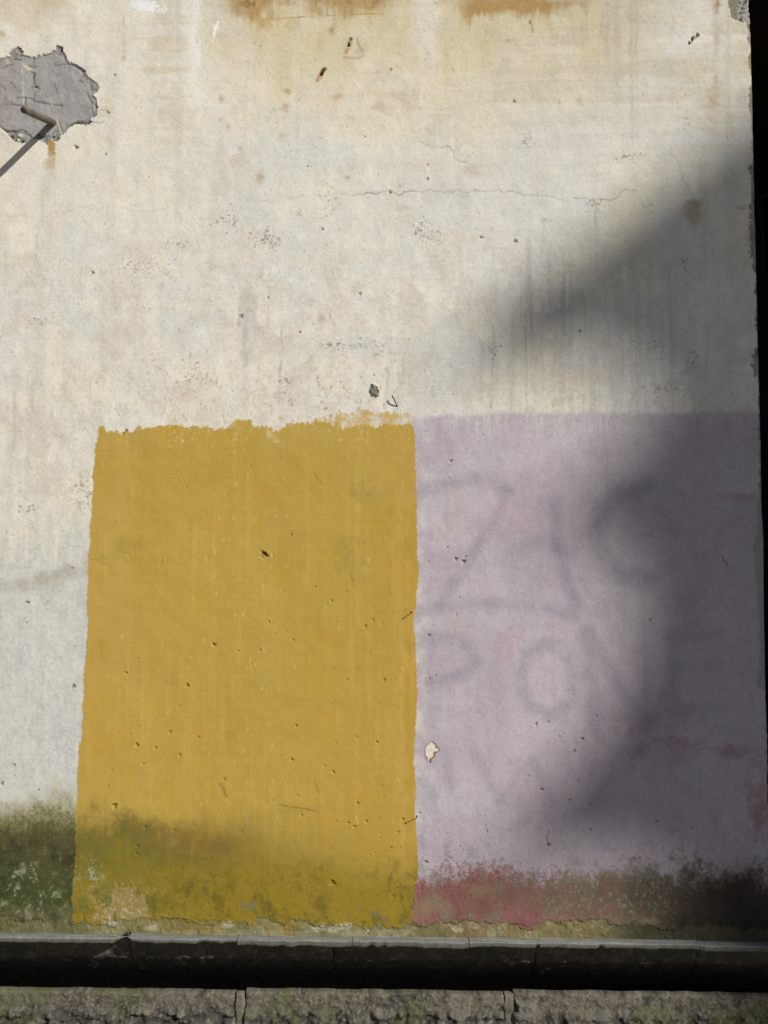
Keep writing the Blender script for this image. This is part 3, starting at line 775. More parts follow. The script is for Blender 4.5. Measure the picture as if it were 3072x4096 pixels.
P_och += zp(0, 3072, [(740, 247, 15), (722, 8, 7), (700, 117, 6), (993, 213, 6), (940, 385, 10), (1130, 405, 9), (890, 505, 9), (885, 555, 9),
                      (770, 343, 6), (1455, 75, 8), (1565, 412, 8), (1218, 5, 5), (925, 697, 6), (835, 805, 6), (910, 820, 6), (1490, 632, 4),
                      (1410, 380, 4), (1085, 400, 6), (1415, 510, 4), (518, 828, 5), (1440, 900, 7), (1350, 880, 6)])
for u, v, r in P_och:
    pit(u, v, r * 0.78, color=(0.20, 0.125, 0.022), alpha=0.45)
q = random.Random(77)
for _ in range(80):
    u, v = q.uniform(360, 1650), q.uniform(1800, 3400)
    pit(u, v, q.uniform(2, 4.4), depth=q.uniform(0.8, 2.2), color=(0.22, 0.14, 0.03), alpha=0.3)
for _ in range(46):
    u, v = q.uniform(360, 1650), q.uniform(1780, 3400)
    pit(u, v, q.uniform(4, 9), depth=q.uniform(0.8, 2.0), bump=True)
P_lil = zp(1024, 2048, [(1045, 85, 5), (1295, 305, 11), (1345, 322, 11), (1358, 290, 8), (1120, 800, 10), (1148, 735, 6), (1240, 230, 8), (1115, 325, 6),
                        (1318, 555, 7), (1495, 568, 4), (1300, 668, 6), (1165, 1060, 7), (1125, 1080, 6), (1287, 820, 4), (1380, 420, 4), (1255, 1150, 4)])
P_lil += zp(1024, 1024, [(1262, 1330, 9), (1470, 1160, 6), (1365, 1250, 4), (1140, 1215, 5), (1100, 1140, 6), (1250, 1440, 5)])
P_lil += zp(2048, 2048, [(155, 1375, 10), (305, 1455, 7), (335, 1432, 5), (453, 1470, 11), (403, 1548, 9), (545, 1322, 8), (235, 1362, 8), (893, 700, 8),
                         (530, 822, 4), (658, 365, 3), (398, 1182, 4), (195, 1267, 4), (270, 1188, 4), (80, 1157, 5), (520, 1350, 4), (400, 1465, 4),
                         (440, 1265, 3), (5, 1275, 4)])
P_lil += zp(2048, 3072, [(190, 138, 11), (110, 50, 6), (135, 85, 5), (425, 80, 6), (370, 205, 8), (205, 238, 6), (505, 235, 7), (205, 327, 5),
                         (505, 400, 8), (497, 460, 4), (935, 345, 9), (1165, 383, 6), (215, 715, 5), (655, 295, 3), (75, 370, 4)])
P_lil += zp(1024, 3072, [(1060, 290, 7), (1100, 610, 10), (1297, 622, 7), (1350, 750, 8), (1385, 825, 7), (1215, 695, 5), (1255, 797, 5),
                         (1240, 425, 6), (1320, 505, 6), (1085, 550, 5), (1105, 75, 4), (1425, 262, 4), (1485, 305, 5), (1490, 370, 5),
                         (1495, 410, 8), (1125, 660, 5), (1030, 765, 6)])
for u, v, r in P_lil:
    pit(u, v, r * 0.78, color=(0.16, 0.10, 0.10), alpha=0.5)
for _ in range(120):
    u, v = q.uniform(1680, 3040), q.uniform(1700, 3420)
    pit(u, v, q.uniform(2, 3.8), depth=q.uniform(0.6, 1.8), color=(0.22, 0.17, 0.18), alpha=0.3)
stroke([(2195, 3325), (2193, 3385)], 4, lin((190, 178, 182)), 0.5)
crack([(2192, 3322), (2191, 3376)], 3, 2, 0.5, (0.12, 0.09, 0.09), seed=70)
pit(2194, 3378, 6, color=(0.03, 0.02, 0.02), alpha=0.9)
# deep fixing hole in the ochre
pit(1054, 2220, 15, depth=9, color=(0.16, 0.10, 0.03), alpha=0.65, ecc=0.95)
pit(1058, 2213, 8, depth=7, color=(0.05, 0.035, 0.02), alpha=0.85)
pit(1052, 2225, 5, depth=-4, color=(0.40, 0.30, 0.12), alpha=0.6)
for pts in ([(1089, 2208), (1092, 2224), (1099, 2233)], [(1109, 2210), (1107, 2226), (1112, 2234)], [(1108, 2178), (1115, 2181), (1126, 2182)]):
    crack(pts, 2.2, 1.2, 0.35, (0.25, 0.17, 0.05), seed=int(pts[0][0]))
for pts in (zp(1024, 2048, [(590, 180), (640, 165), (655, 195), (665, 215)]), zp(1024, 2048, [(610, 400), (625, 450), (620, 490), (640, 500)]),
            zp(0, 2048, [(790, 275), (830, 265), (838, 300)]), zp(0, 2048, [(590, 310), (650, 330), (700, 345)]), zp(0, 2048, [(1048, 290), (1045, 330), (1040, 350)]),
            zp(0, 2048, [(640, 840), (648, 890), (655, 950)]), zp(1024, 2048, [(825, 1065), (838, 1085), (825, 1110)]),
            zp(1024, 3072, [(370, 85), (385, 120), (405, 160)]), zp(1024, 3072, [(840, 568), (858, 590), (862, 604)]),
            zp(0, 3072, [(1440, 95), (1445, 125), (1475, 150), (1490, 180)]), zp(1024, 2048, [(715, 1553), (735, 1552), (750, 1550)]),
            zp(1024, 1024, [(715, 1553), (735, 1556), (750, 1553)]), zp(1024, 1024, [(380, 1410), (395, 1450), (440, 1490)])):
    crack(pts, 2.6, 1.6, 0.45, (0.20, 0.13, 0.03), seed=int(pts[0][1]))

# -- flake of lilac missing: pale undercoat, dark red rim
flake = [(1680 + a / 16.6, 2940 + b / 16.6) for a, b in ((640, 580), (700, 480), (780, 460), (860, 500), (1030, 700), (1150, 830), (1250, 930), (1180, 1010), (1110, 1080),
         (1040, 1060), (1000, 1130), (920, 1120), (910, 1240), (930, 1330), (820, 1450), (700, 1530), (640, 1560), (700, 1740), (650, 1700),
         (600, 1640), (490, 1470), (420, 1300), (400, 1200), (430, 1090), (400, 980), (420, 850), (500, 720))]
s = win(1727, 3006, 60, 70)
rim = seg_dist(U[s], V[s], flake + flake[:1])
fin = inside(U[s] + 1.2 * N_FINE[s], V[s] + 1.2 * N_WH[s], flake).astype(np.float32)
mix(sstep(9, 2, rim) * (1 - fin) * np.where((U[s] > 1735) | (V[s] > 3020), 0.85, 0.4), lin((122, 44, 50)), s)
mix(fin, lin((226, 220, 198)), s)
Hh[s] -= fin * 1.6
Hh[s] += sstep(9, 2, rim) * (1 - fin) * 1.4
FLAKE = np.zeros_like(OCH)
FLAKE[s] = fin

# -- render fallen away round the pipe: grey backing coat with its own cracks
bk = 1659 / 440.0
Zb = lambda pts: [(a / bk, 150 + b / bk) for a, b in pts]
bare_poly = Zb([(-140, 345), (0, 340), (100, 290), (140, 220), (200, 150), (260, 130), (320, 150), (345, 200), (340, 250), (400, 268), (480, 285),
                (600, 265), (700, 235), (770, 195), (800, 160), (860, 110), (915, 105), (940, 200), (990, 270), (1050, 390), (1110, 390), (1200, 430),
                (1280, 490), (1300, 550), (1380, 620), (1470, 690), (1510, 760), (1490, 840), (1410, 880), (1470, 920), (1485, 1010), (1480, 1110),
                (1420, 1190), (1380, 1240), (1340, 1300), (1290, 1310), (1200, 1290), (1120, 1310), (1080, 1350), (1010, 1400), (970, 1470),
                (920, 1510), (850, 1560), (760, 1570), (700, 1610), (640, 1580), (560, 1530), (480, 1520), (420, 1560), (330, 1600), (180, 1550), (130, 1480),
                (90, 1430), (0, 1350), (-140, 1300)])
s = win(170, 365, 300, 320)
uu, vv = U[s] + 2.2 * N_FINE[s] + 2.4 * N_MED[s], V[s] + 2.2 * N_FINE[s] + 2.4 * N_MED[s]
bare = inside(uu, vv, bare_poly).astype(np.float32)
brim = seg_dist(uu, vv, bare_poly + bare_poly[:1])
inner_poly = Zb([(-140, 420), (60, 400), (150, 330), (340, 300), (500, 300), (700, 270), (820, 230), (930, 300), (1020, 400), (1150, 460), (1240, 560),
                 (1330, 700), (1400, 840), (1400, 1000), (1430, 1120), (1340, 1230), (1150, 1250), (1000, 1340), (900, 1420), (800, 1480),
                 (560, 1440), (460, 1490), (370, 1410), (200, 1410), (90, 1400), (-140, 1260)])
inn = inside(uu + 3 * N_MED[s], vv, inner_poly).astype(np.float32)
gcol = np.zeros_like(C[s])
mix(sstep(7, 0, brim) * (1 - bare) * 0.35, lin((232, 226, 208)), s)
mix(bare, lin((166, 163, 160)), s)
mix(bare * sstep(-0.3, 1.6, N_BLOT[s]) * 0.45, lin((150, 147, 145)), s)
mix(bare * sstep(0.4, 1.8, -N_BLOT[s] + 0.4 * N_VERT2[s]) * 0.45, lin((170, 166, 160)), s)
mix(bare * sstep(130, 20, U[s] + 20 * N_MED[s]) * 0.35, lin((170, 152, 142)), s)
mix(bare * (1 - inn) * 0.5, lin((150, 146, 136)), s)
mix(bare * (1 - inn) * sstep(0.2, 1.6, N_FINE[s] + 0.5 * N_MED[s]) * 0.5, lin((116, 112, 102)), s)
mix(bare * sstep(0.9, 2.2, N_FINE[s] + 0.5 * N_WH[s]) * 0.45, lin((110, 108, 104)), s)
fall = sstep(0, 9, brim) * bare
Hh[s] -= fall * 4.5 + bare * 1.5
Hh[s] += bare * inn * 2.6 + bare * (0.6 * N_MED[s] - 0.3 * N_FINE[s] + 0.12 * N_WH[s] + 0.8 * N_MID[s])
Hh[s] += bare * (1 - inn) * (0.9 * N_FINE[s] + 1.0 * N_MED[s])
BARE = np.zeros_like(OCH)
BARE[s] = bare
for i, (pts, w) in enumerate((([(0, 1030), (120, 1000), (200, 1010), (370, 1015)], 2.4), ([(250, 910), (370, 905), (490, 920), (500, 960), (620, 970), (720, 995), (800, 1010), (930, 1025)], 3.2),
                              ([(510, 300), (515, 460)], 2.6), ([(440, 500), (510, 540), (500, 640), (520, 720), (590, 790), (510, 850), (495, 930)], 3.4),
                              ([(0, 710), (70, 790), (80, 870), (75, 960), (190, 975)], 2.4), ([(800, 390), (850, 415), (930, 400), (1040, 400)], 2.4), ([(370, 905), (370, 980), (400, 1020)], 3.4),
                              ([(1310, 830), (1350, 920), (1385, 980), (1390, 1100), (1400, 1180)], 2.6), ([(20, 470), (90, 430), (190, 390)], 3.0), ([(200, 310), (310, 330)], 3),
                              ([(455, 740), (520, 730), (560, 750)], 4.5), ([(150, 670), (210, 740)], 3.0), ([(820, 700), (850, 830)], 2.6), ([(90, 1410), (240, 1420), (310, 1390), (400, 1440), (450, 1490)], 3.8),
                              ([(1010, 1340), (1130, 1280), (1220, 1285), (1330, 1290)], 5.0), ([(1330, 1290), (1480, 1290), (1560, 1270)], 2.0), ([(560, 1450), (640, 1490), (690, 1500)], 3.4),
                              ([(890, 1290), (900, 1330), (930, 1440)], 2.4), ([(880, 1280), (840, 1450), (850, 1530)], 4.0), ([(420, 420), (480, 440)], 4.5), ([(0, 1330), (60, 1390), (100, 1420)], 4.5),
                              ([(1480, 1110), (1620, 1100)], 1.6), ([(1190, 640), (1230, 670)], 3), ([(300, 1560), (360, 1555)], 4.5), ([(130, 1470), (190, 1530)], 4.0))):
    crack(Zb(pts), w, w * 0.9, 0.85, (0.045, 0.042, 0.04), seed=200 + i, amp=0.12)
for pts, w, a in (([(350, 400), (355, 620), (365, 1000)], 2.6, .55), ([(745, 900), (790, 1030), (850, 1190), (930, 1450)], 2.4, .65), ([(830, 470), (900, 610)], 2.0, .5),
                  ([(450, 480), (520, 470)], 7, .5), ([(400, 430), (450, 470)], 6, .5)):
    stroke(Zb(pts), w, lin((200, 190, 166)), a, soft=0.4)
for pts in ([(700, 330), (730, 380)], [(940, 640), (1000, 760)], [(1060, 560), (1090, 680)], [(880, 520), (960, 700)], [(1180, 780), (1200, 800)], [(860, 650), (900, 760)]):
    stroke(Zb(pts), 2, lin((122, 118, 114)), 0.5, soft=0.4)
pit(*Zb([(530, 735)])[0], 5, depth=4, color=(0.03, 0.03, 0.03), alpha=0.9)
pit(*Zb([(370, 900)])[0], 5, depth=4, color=(0.03, 0.03, 0.03), alpha=0.9)
pit(*Zb([(900, 190)])[0], 7, depth=5, color=(0.05, 0.045, 0.04), alpha=0.8)
pit(*Zb([(795, 200)])[0], 5, depth=4, color=(0.05, 0.045, 0.04), alpha=0.8)
for a in ((170, 1490, 8), (230, 1550, 7), (330, 1560, 9), (790, 1440, 6), (830, 1400, 6), (800, 1490, 6), (690, 1540, 6)):
    pit(*Zb([a[:2]])[0], a[2] * 0.8, depth=4, color=(0.04, 0.037, 0.033), alpha=0.85)
for a in ((300, 1480, 44, 26), (280, 1540, 26, 16)):                # plaster scab left hanging in the broken edge
    u, v = Zb([a[:2]])[0]
    s2 = win(u, v, a[2] / 3)
    m = sstep(1.15, 0.85, np.hypot((U[s2] - u) / (a[2] / 3.77), (V[s2] - v) / (a[3] / 3.77)) + 0.2 * N_FINE[s2])
    mix(m, lin((214, 206, 186)), s2)
    Hh[s2] += m * 6
# rust run under the pipe
ub, vb = Zb([(775, 1600)])[0]
s = win(ub, vb + 60, 40, 190)
run = sstep(17, 12, np.abs(U[s] - ub + 2 * N_FINE[s])) * (1 - BARE[s])
mix(run * sstep(150 + vb, vb + 20, V[s] + 8 * N_VERT[s]) * (0.45 + 0.5 * sstep(vb + 60, vb + 35, V[s] + 4 * N_FINE[s])), lin((176, 136, 62)), s)
mix(sstep(24, 4, np.abs(U[s] - ub)) * (V[s] > vb) * sstep(vb + 260, vb + 80, V[s]) * 0.22, lin((170, 158, 134)), s)
spot(ub - 10, vb + 80, 26, 16, lin((196, 168, 120)), 0.35)

# -- knob of cement by the bent nail
s = win(1498, 1562, 34, 40)
dd = np.hypot((U[s] - 1498) / 17, (V[s] - 1562) / 25)
dd = np.hypot((U[s] - 1498 + (V[s] - 1562) * -0.18) / 17.5, (V[s] - 1562) / 24) + 0.10 * N_FINE[s]
PLUG = np.zeros_like(OCH)
pm = sstep(1.08, 0.92, dd)
PLUG[s] = (dd < 1.05)
mix(np.exp(-((U[s] - 1495) / 10) ** 2) * sstep(1576, 1584, V[s]) * sstep(1602, 1590, V[s]) * 0.55, lin((184, 158, 104)), s)
mix(pm, lin((150, 146, 124)), s)
mix(pm * sstep(0.0, 1.0, N_WH[s]) * 0.75, lin((70, 66, 54)), s)
Hh[s] += pm * 7.0 + pm * 1.6 * N_WH[s]

# -- chipped right-hand arris, darker toward the edge
xe = X_EDGE
dE = (X[None, :] - (xe - 0.0)) * 1000 + 0 * Z[:, None]         # mm, negative on the face
dE = dE.astype(np.float32)
zz = V[:, NX - len(ret) - 5]
width = np.interp(V, [-400, 0, 60, 120, 260, 400, 520, 640, 800, 900, 1000, 1100, 1400, 1430, 1480, 1520, 1600, 1980, 2010, 2060, 2200, 2220, 2400, 2600, 2620, 2750, 2760, 4000],
                  [14, 14, 14, 12, 8, 10, 13, 16, 16, 24, 20, 8, 10, 24, 26, 12, 9, 9, 22, 24, 40, 30, 26, 26, 28, 28, 4, 4]).astype(np.float32)
chip = sstep(-2, 2, dE + width + 5 * N_MED + 3 * N_FINE) * (V > -300)
low = sstep(1960, 1990, V)
mix(chip * 0.85 * (1 - low), lin((146, 138, 122)))
mix(chip * (1 - low) * sstep(0.2, 1.4, N_MED + 0.4 * N_FINE) * 0.5, lin((108, 99, 84)))
mix(chip * low * 0.9, lin((158, 152, 148)))
Hh -= chip * (0.8 + 1.8 * low + 0.5 * N_MED + 0.4 * N_FINE)
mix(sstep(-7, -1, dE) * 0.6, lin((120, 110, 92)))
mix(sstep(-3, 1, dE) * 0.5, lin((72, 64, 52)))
cd = [(2904, -60), (2912, 30), (2922, 45), (2930, 72), (2945, 80), (2957, 88), (2980, 84), (3000, 130), (3060, 130), (3060, -60)]
s = win(2960, 30, 80, 120)
cdm = inside(U[s] + 3 * N_FINE[s] + 3 * N_MED[s], V[s] + 3 * N_FINE[s], cd).astype(np.float32)
mix(cdm * 0.95, lin((132, 122, 108)), s)
rub = cdm * sstep(2950, 2958, U[s] + 3 * N_MED[s]) * (V[s] < 92)
mix(rub * 0.9, lin((166, 162, 158)), s)
mix(rub * sstep(0.2, 1.2, N_FINE[s] + 0.5 * N_MED[s]) * 0.8, lin((70, 68, 70)), s)
Hh[s] -= cdm * 4 + rub * (3 + 2.5 * N_FINE[s])

# -- overall fine dirt grain
C *= (1 + (0.050 * N_WH + 0.028 * N_FINE + 0.02 * N_MED) * (1 - 0.5 * OCH))[..., None]
np.clip(C, 0.004, 0.86, out=C)

# -- build the wall and cut it into its paint areas
co = np.empty((NZ, NX, 3), dtype=np.float32)
hm = Hh * 0.001
fadeout = np.ones(NX, dtype=np.float32)
co[..., 0] = bx[None, :] + hm * nxv[None, :]
co[..., 1] = by[None, :] + hm * nyv[None, :]
co[..., 2] = Z[:, None]
idx = np.arange(NZ * NX, dtype=np.int32).reshape(NZ, NX)
quads = np.stack([idx[:-1, :-1], idx[:-1, 1:], idx[1:, 1:], idx[1:, :-1]], -1)
lab = np.zeros((NZ, NX), dtype=np.int8)
lab[OCH > 0.5] = 1
lab[(LIL > 0.5) & (OCH < 0.5)] = 2
lab[(RED > 0.5) & (OCH < 0.5)] = 3
lab[(BASE > 0.5)] = 4
lab[BARE > 0.5] = 5
lab[PLUG > 0.5] = 6
lab[FLAKE > 0.5] = 7
lab[:, X > xe + 0.004] = 0
flab = lab[:-1, :-1]
wall = empty('plaster_wall', (0, 0, 0), 'tall weathered cream plaster wall with an ochre and a lilac painted patch', 'wall')
co2, C2 = co.reshape(-1, 3), C.reshape(-1, 3)
names = {0: ('limewash', 'bare cream limewash stained yellow and rust'), 1: ('paint_patch', 'ochre yellow paint patch with pits and ragged top'),
         2: ('paint_patch', 'pale lilac paint patch over ghosted grey lettering'), 3: ('undercoat', 'red undercoat showing below the lilac paint'),
         4: ('base_coat', 'rough mossy base coat where paint broke off above the ledge'), 5: ('backing_coat', 'cracked grey backing coat where plaster fell away'),
         6: ('cement_knob', 'small rough grey cement knob'), 7: ('flaked_spot', 'small cream spot where lilac paint flaked off')}
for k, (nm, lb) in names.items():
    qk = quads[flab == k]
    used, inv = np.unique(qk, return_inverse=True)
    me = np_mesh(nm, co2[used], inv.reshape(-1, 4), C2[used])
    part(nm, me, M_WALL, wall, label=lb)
body = bmesh.new()
bmesh.ops.create_cube(body, size=1, matrix=Matrix.Translation((-0.9, 0.62, ZTOP / 2)) @ Matrix.Diagonal((4.58, 1.14, ZTOP, 1)))
part('wall_core', bm_mesh('wall_core', body, False), M_UNSEEN, wall)
del U, V, co, quads


# ------------------------------------------------------------------ stones
def rough_block(name, x0, x1, z0, z1, y, depth, parent, mat, colfn, relief, step=0.004, rnd=0.012, slope=lambda h: 0 * h, rgh=1.0, **props):
    """block whose front is a displaced grid with rounded arrises; slope: how far the face runs back per metre down"""
    gx = np.linspace(x0, x1, max(4, int((x1 - x0) / step)))
    gz = np.linspace(z0, z1, max(4, int((z1 - z0) / step)))
    seed = int(abs(x0 * 997 + z0 * 331)) + 11
    big, med, fin = fbm(gx, gz, 0.11, 0.09, seed, 4, .55), fbm(gx, gz, 0.028, 0.026, seed + 1, 4, .65), fbm(gx, gz, 0.009, 0.009, seed + 2, 2, .8)
    wh = np.random.default_rng(seed).standard_normal(big.shape).astype(np.float32)
    h, col = relief(gx, gz, big, med, fin, wh), colfn(gx, gz, big, med, fin, wh)
    ex = np.minimum(gx - x0, x1 - gx)[None, :]
    ez = np.minimum(gz - z0, z1 - gz)[:, None]
    rr = rnd * (1 + 0.35 * np.tanh(med))
    ed = np.minimum(ex, ez)
    back = rr * (1 - np.sqrt(np.clip(1 - (1 - np.clip(ed / rr, 0, 1)) ** 2, 0, 1)))
    P = np.empty(big.shape + (3,), dtype=np.float32)
    jx = 0.004 * rgh * np.tanh(fbm(gx, gz, 0.05, 0.03, seed + 5, 3)) * sstep(0.02, 0, ex)
    jz = 0.004 * rgh * np.tanh(fbm(gx, gz, 0.06, 0.05, seed + 6, 3)) * sstep(0.02, 0, ez)
    P[..., 0] = gx[None, :] + jx
    P[..., 1] = y - h + back + slope(z1 - gz)[:, None]
    P[..., 2] = gz[:, None] + jz
    nz, nx = big.shape
    I = np.arange(nz * nx).reshape(nz, nx)
    Q = np.stack([I[:-1, :-1], I[:-1, 1:], I[1:, 1:], I[1:, :-1]], -1).reshape(-1, 4)
    # sides: outline pushed straight back
    loop = np.concatenate([I[0, :-1], I[:-1, -1], I[-1, :0:-1], I[:0:-1, 0]])
    bp = P.reshape(-1, 3)[loop].copy()
    bp[:, 1] = y + depth + slope(z1 - bp[:, 2])
    n0 = nz * nx
    k = np.arange(len(loop))
    S = np.stack([loop, n0 + k, n0 + (k + 1) % len(loop), np.roll(loop, -1)], -1)
    me = np_mesh(name, np.concatenate([P.reshape(-1, 3), bp]), np.concatenate([Q, S]),
                 np.concatenate([col.reshape(-1, 3), col.reshape(-1, 3)[loop]]))
    return part(name, me, mat, parent, **props)


def blend(col, m, c):
    return col + (np.asarray(c, dtype=np.float32) - col) * np.clip(m, 0, 1)[..., None]


# ledge of thin stone slabs
z_lip = at(1536, 3766, -0.045)[2]
ledge = empty('stone_ledge', (0, 0, 0), 'thin grey stone ledge of butted slabs running along the foot of the wall', 'ledge')


def slab_rel(gx, gz, b, m, f, w):
    return 0.0008 * m + 0.0007 * f


def slab(x0, x1, top, thick, front, parent, chips=(), seed=1):
    """slab modelled as a section swept along x: top surface, worn nose, front, underside"""
    nx = max(8, int((x1 - x0) / 0.004))
    gx = np.linspace(x0, x1, nx)
    r = np.random.default_rng(seed)
    wob = np.interp(gx, np.linspace(x0, x1, 14), r.uniform(-1, 1, 14))
    w2 = np.interp(gx, np.linspace(x0, x1, max(6, int((x1 - x0) / 0.02))), r.uniform(-1, 1, max(6, int((x1 - x0) / 0.02))))
    w3 = r.uniform(-1, 1, nx)
    sec = [(0.06, 0.0), (0.0, 0.0)] + [(-front * t, 0.0) for t in np.linspace(0.1, 0.9, 9)]
    sec += [(-front + 0.003, -0.0005), (-front + 0.0006, -0.003), (-front, -0.008), (-front, -thick * 0.6), (-front + 0.0006, -thick + 0.003), (-front + 0.004, -thick),
            (0.06, -thick)]
    sec = np.array(sec)
    n = len(sec)
    P = np.empty((n, nx, 3), dtype=np.float32)
    P[..., 0] = gx[None, :]
    P[..., 1] = sec[:, :1]
    P[..., 2] = top + sec[:, 1:]
    k = sstep(0.0, front, -sec[:, 0])[:, None]
    P[..., 1] += k * (0.0022 * wob + 0.0014 * w2 + 0.0004 * w3)[None, :]
    P[..., 2] += (0.0012 * wob)[None, :] + 0.0006 * r.standard_normal((n, nx)) * k
    lowm = (sec[:, 1] < -thick * 0.55)[:, None]
    P[..., 2] += lowm * k * (0.0010 * w2 + 0.0010 * wob)[None, :]
    for (cx_, wd, dp, up) in chips:
        g = np.clip(1 - np.abs(gx - cx_) / wd, 0, 1) ** 0.7
        P[..., 1] += k * (g * dp)[None, :] * (sec[:, 1] < -0.002 if up < 1 else sec[:, 1] <= 0)[:, None]
        P[..., 2] += lowm * k * (g * thick * up)[None, :]
    fx = fbm(gx, np.arange(n) * 0.01, 0.10, 0.02, seed + 40, 4, .6)
    fl_ = fbm(gx, np.arange(n) * 0.01, 0.012, 0.02, seed + 41, 2, .7)
    col = np.empty((n, nx, 3), dtype=np.float32)
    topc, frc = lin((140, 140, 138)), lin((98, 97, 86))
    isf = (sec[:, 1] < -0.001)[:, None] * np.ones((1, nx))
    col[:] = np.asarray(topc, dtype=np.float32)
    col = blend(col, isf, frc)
    col = blend(col, sstep(0, 1.6, fx) * 0.5, lin((122, 122, 118)))
    col = blend(col, sstep(0.3, 1.8, -fx) * (1 - isf) * 0.5, lin((170, 170, 168)))
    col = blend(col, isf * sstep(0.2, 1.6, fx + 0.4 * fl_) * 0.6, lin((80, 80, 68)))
    col = blend(col, sstep(1.0, 2.0, fl_) * 0.4, lin((90, 88, 80)))
    col = blend(col, (sec[:, 0] > -0.012)[:, None] * (1 - isf) * np.clip(0.4 + 0.3 * fx, 0, 1), lin((120, 122, 92)))
    I = np.arange(n * nx).reshape(n, nx)
    Q = np.stack([I[:-1, :-1], I[1:, :-1], I[1:, 1:], I[:-1, 1:]], -1).reshape(-1, 4)
    me = np_mesh('slab', P.reshape(-1, 3), Q, col.reshape(-1, 3))
    # end caps
    bm = bmesh.new()
    bm.from_mesh(me)
    bm.verts.ensure_lookup_table()
    bm.faces.new([bm.verts[i] for i in I[:, 0]])
    bm.faces.new([bm.verts[i] for i in I[::-1, -1]])
    bm.to_mesh(me)
    bm.free()
    part('slab', me, M_ROCK, parent)


jx_ = [at(u, 3770, -0.045)[0] for u in (510, 950, 1411, 1879, 2802)]
th = 0.0215
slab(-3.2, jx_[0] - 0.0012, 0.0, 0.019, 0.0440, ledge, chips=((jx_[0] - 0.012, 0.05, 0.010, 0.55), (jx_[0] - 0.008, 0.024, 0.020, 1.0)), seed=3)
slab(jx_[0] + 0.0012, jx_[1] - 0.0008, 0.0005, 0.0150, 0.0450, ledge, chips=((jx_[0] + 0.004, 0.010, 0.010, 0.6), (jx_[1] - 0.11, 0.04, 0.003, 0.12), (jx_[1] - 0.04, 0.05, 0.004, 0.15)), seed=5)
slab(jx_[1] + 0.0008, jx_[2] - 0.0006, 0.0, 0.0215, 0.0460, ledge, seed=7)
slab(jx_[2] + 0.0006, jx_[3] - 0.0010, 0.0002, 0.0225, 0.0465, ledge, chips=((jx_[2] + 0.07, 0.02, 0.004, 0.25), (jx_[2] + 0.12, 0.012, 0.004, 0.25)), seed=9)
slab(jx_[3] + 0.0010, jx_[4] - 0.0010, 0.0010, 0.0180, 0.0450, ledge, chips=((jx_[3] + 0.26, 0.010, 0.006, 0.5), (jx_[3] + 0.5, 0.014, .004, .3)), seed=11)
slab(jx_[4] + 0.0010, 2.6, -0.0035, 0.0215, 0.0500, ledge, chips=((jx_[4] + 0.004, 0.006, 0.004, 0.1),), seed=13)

# recessed, backward-sloping course in the shade under the ledge
course = empty('recessed_course', (0, 0, 0), 'dark recessed stone course in deep shadow between the ledge and rough blocks', 'stone course')


def dk_rel(gx, gz, b, m, f, w):
    return 0.003 * np.tanh(b) + 0.0012 * m + 0.0006 * f


def dk_col(gx, gz, b, m, f, w):
    c = np.empty(b.shape + (3,), dtype=np.float32)
    c[:] = lin((96, 90, 78))
    c = blend(c, sstep(0, 1.6, b + .5 * m) * 0.6, lin((72, 68, 58)))
    c = blend(c, sstep(.3, 1.8, m - .4 * b) * 0.5, lin((128, 120, 104)))
    c = blend(c, sstep(1.3, 2.3, f + .4 * m) * 0.5, lin((156, 148, 130)))
    return c * (1 + 0.12 * np.tanh(w))[..., None]


ce = [-3.2] + [at(u, 3860, 0.15)[0] for u in (-560, 545, 1340, 2130, 2760)] + [2.6]
for a, b in zip(ce, ce[1:]):
    rough_block('stone_block', a + 0.0007, b - 0.0007, -0.62, -0.012, 0.020, 0.25, course, M_ROCK, dk_col, dk_rel, step=0.006, rnd=0.004,
                slope=lambda h: np.interp(h, (0, .108, .208, .7), (0, .055, .170, .74)), rgh=0.2)

# rough-faced stone wall at the bottom of the picture
sw = empty('stone_wall', (0, 0, 0), 'low wall of rough rock-faced grey volcanic blocks below the ledge', 'stone wall')
Y_S = -0.060
zt = at(1536, 3957, Y_S)[2]
zt_l, zt_r = at(0, 3943, Y_S)[2], at(3072, 3966, Y_S)[2]


def rk_rel(gx, gz, b, m, f, w):
    marg = sstep(0.055, 0.085, (gz.max() - gz))[:, None] * np.ones((1, len(gx)))
    marg = np.clip(marg + 0.10, 0, 1)
    fc = np.abs(fbm(gx, gz, 0.075, 0.06, int(abs(gx[0]) * 517) + 3, 3, .5))
    return marg * (0.004 + 0.009 * np.tanh(b) + 0.011 * np.minimum(fc, 1.6) + 0.0014 * m) + 0.0010 * m + 0.0011 * f + 0.0007 * w


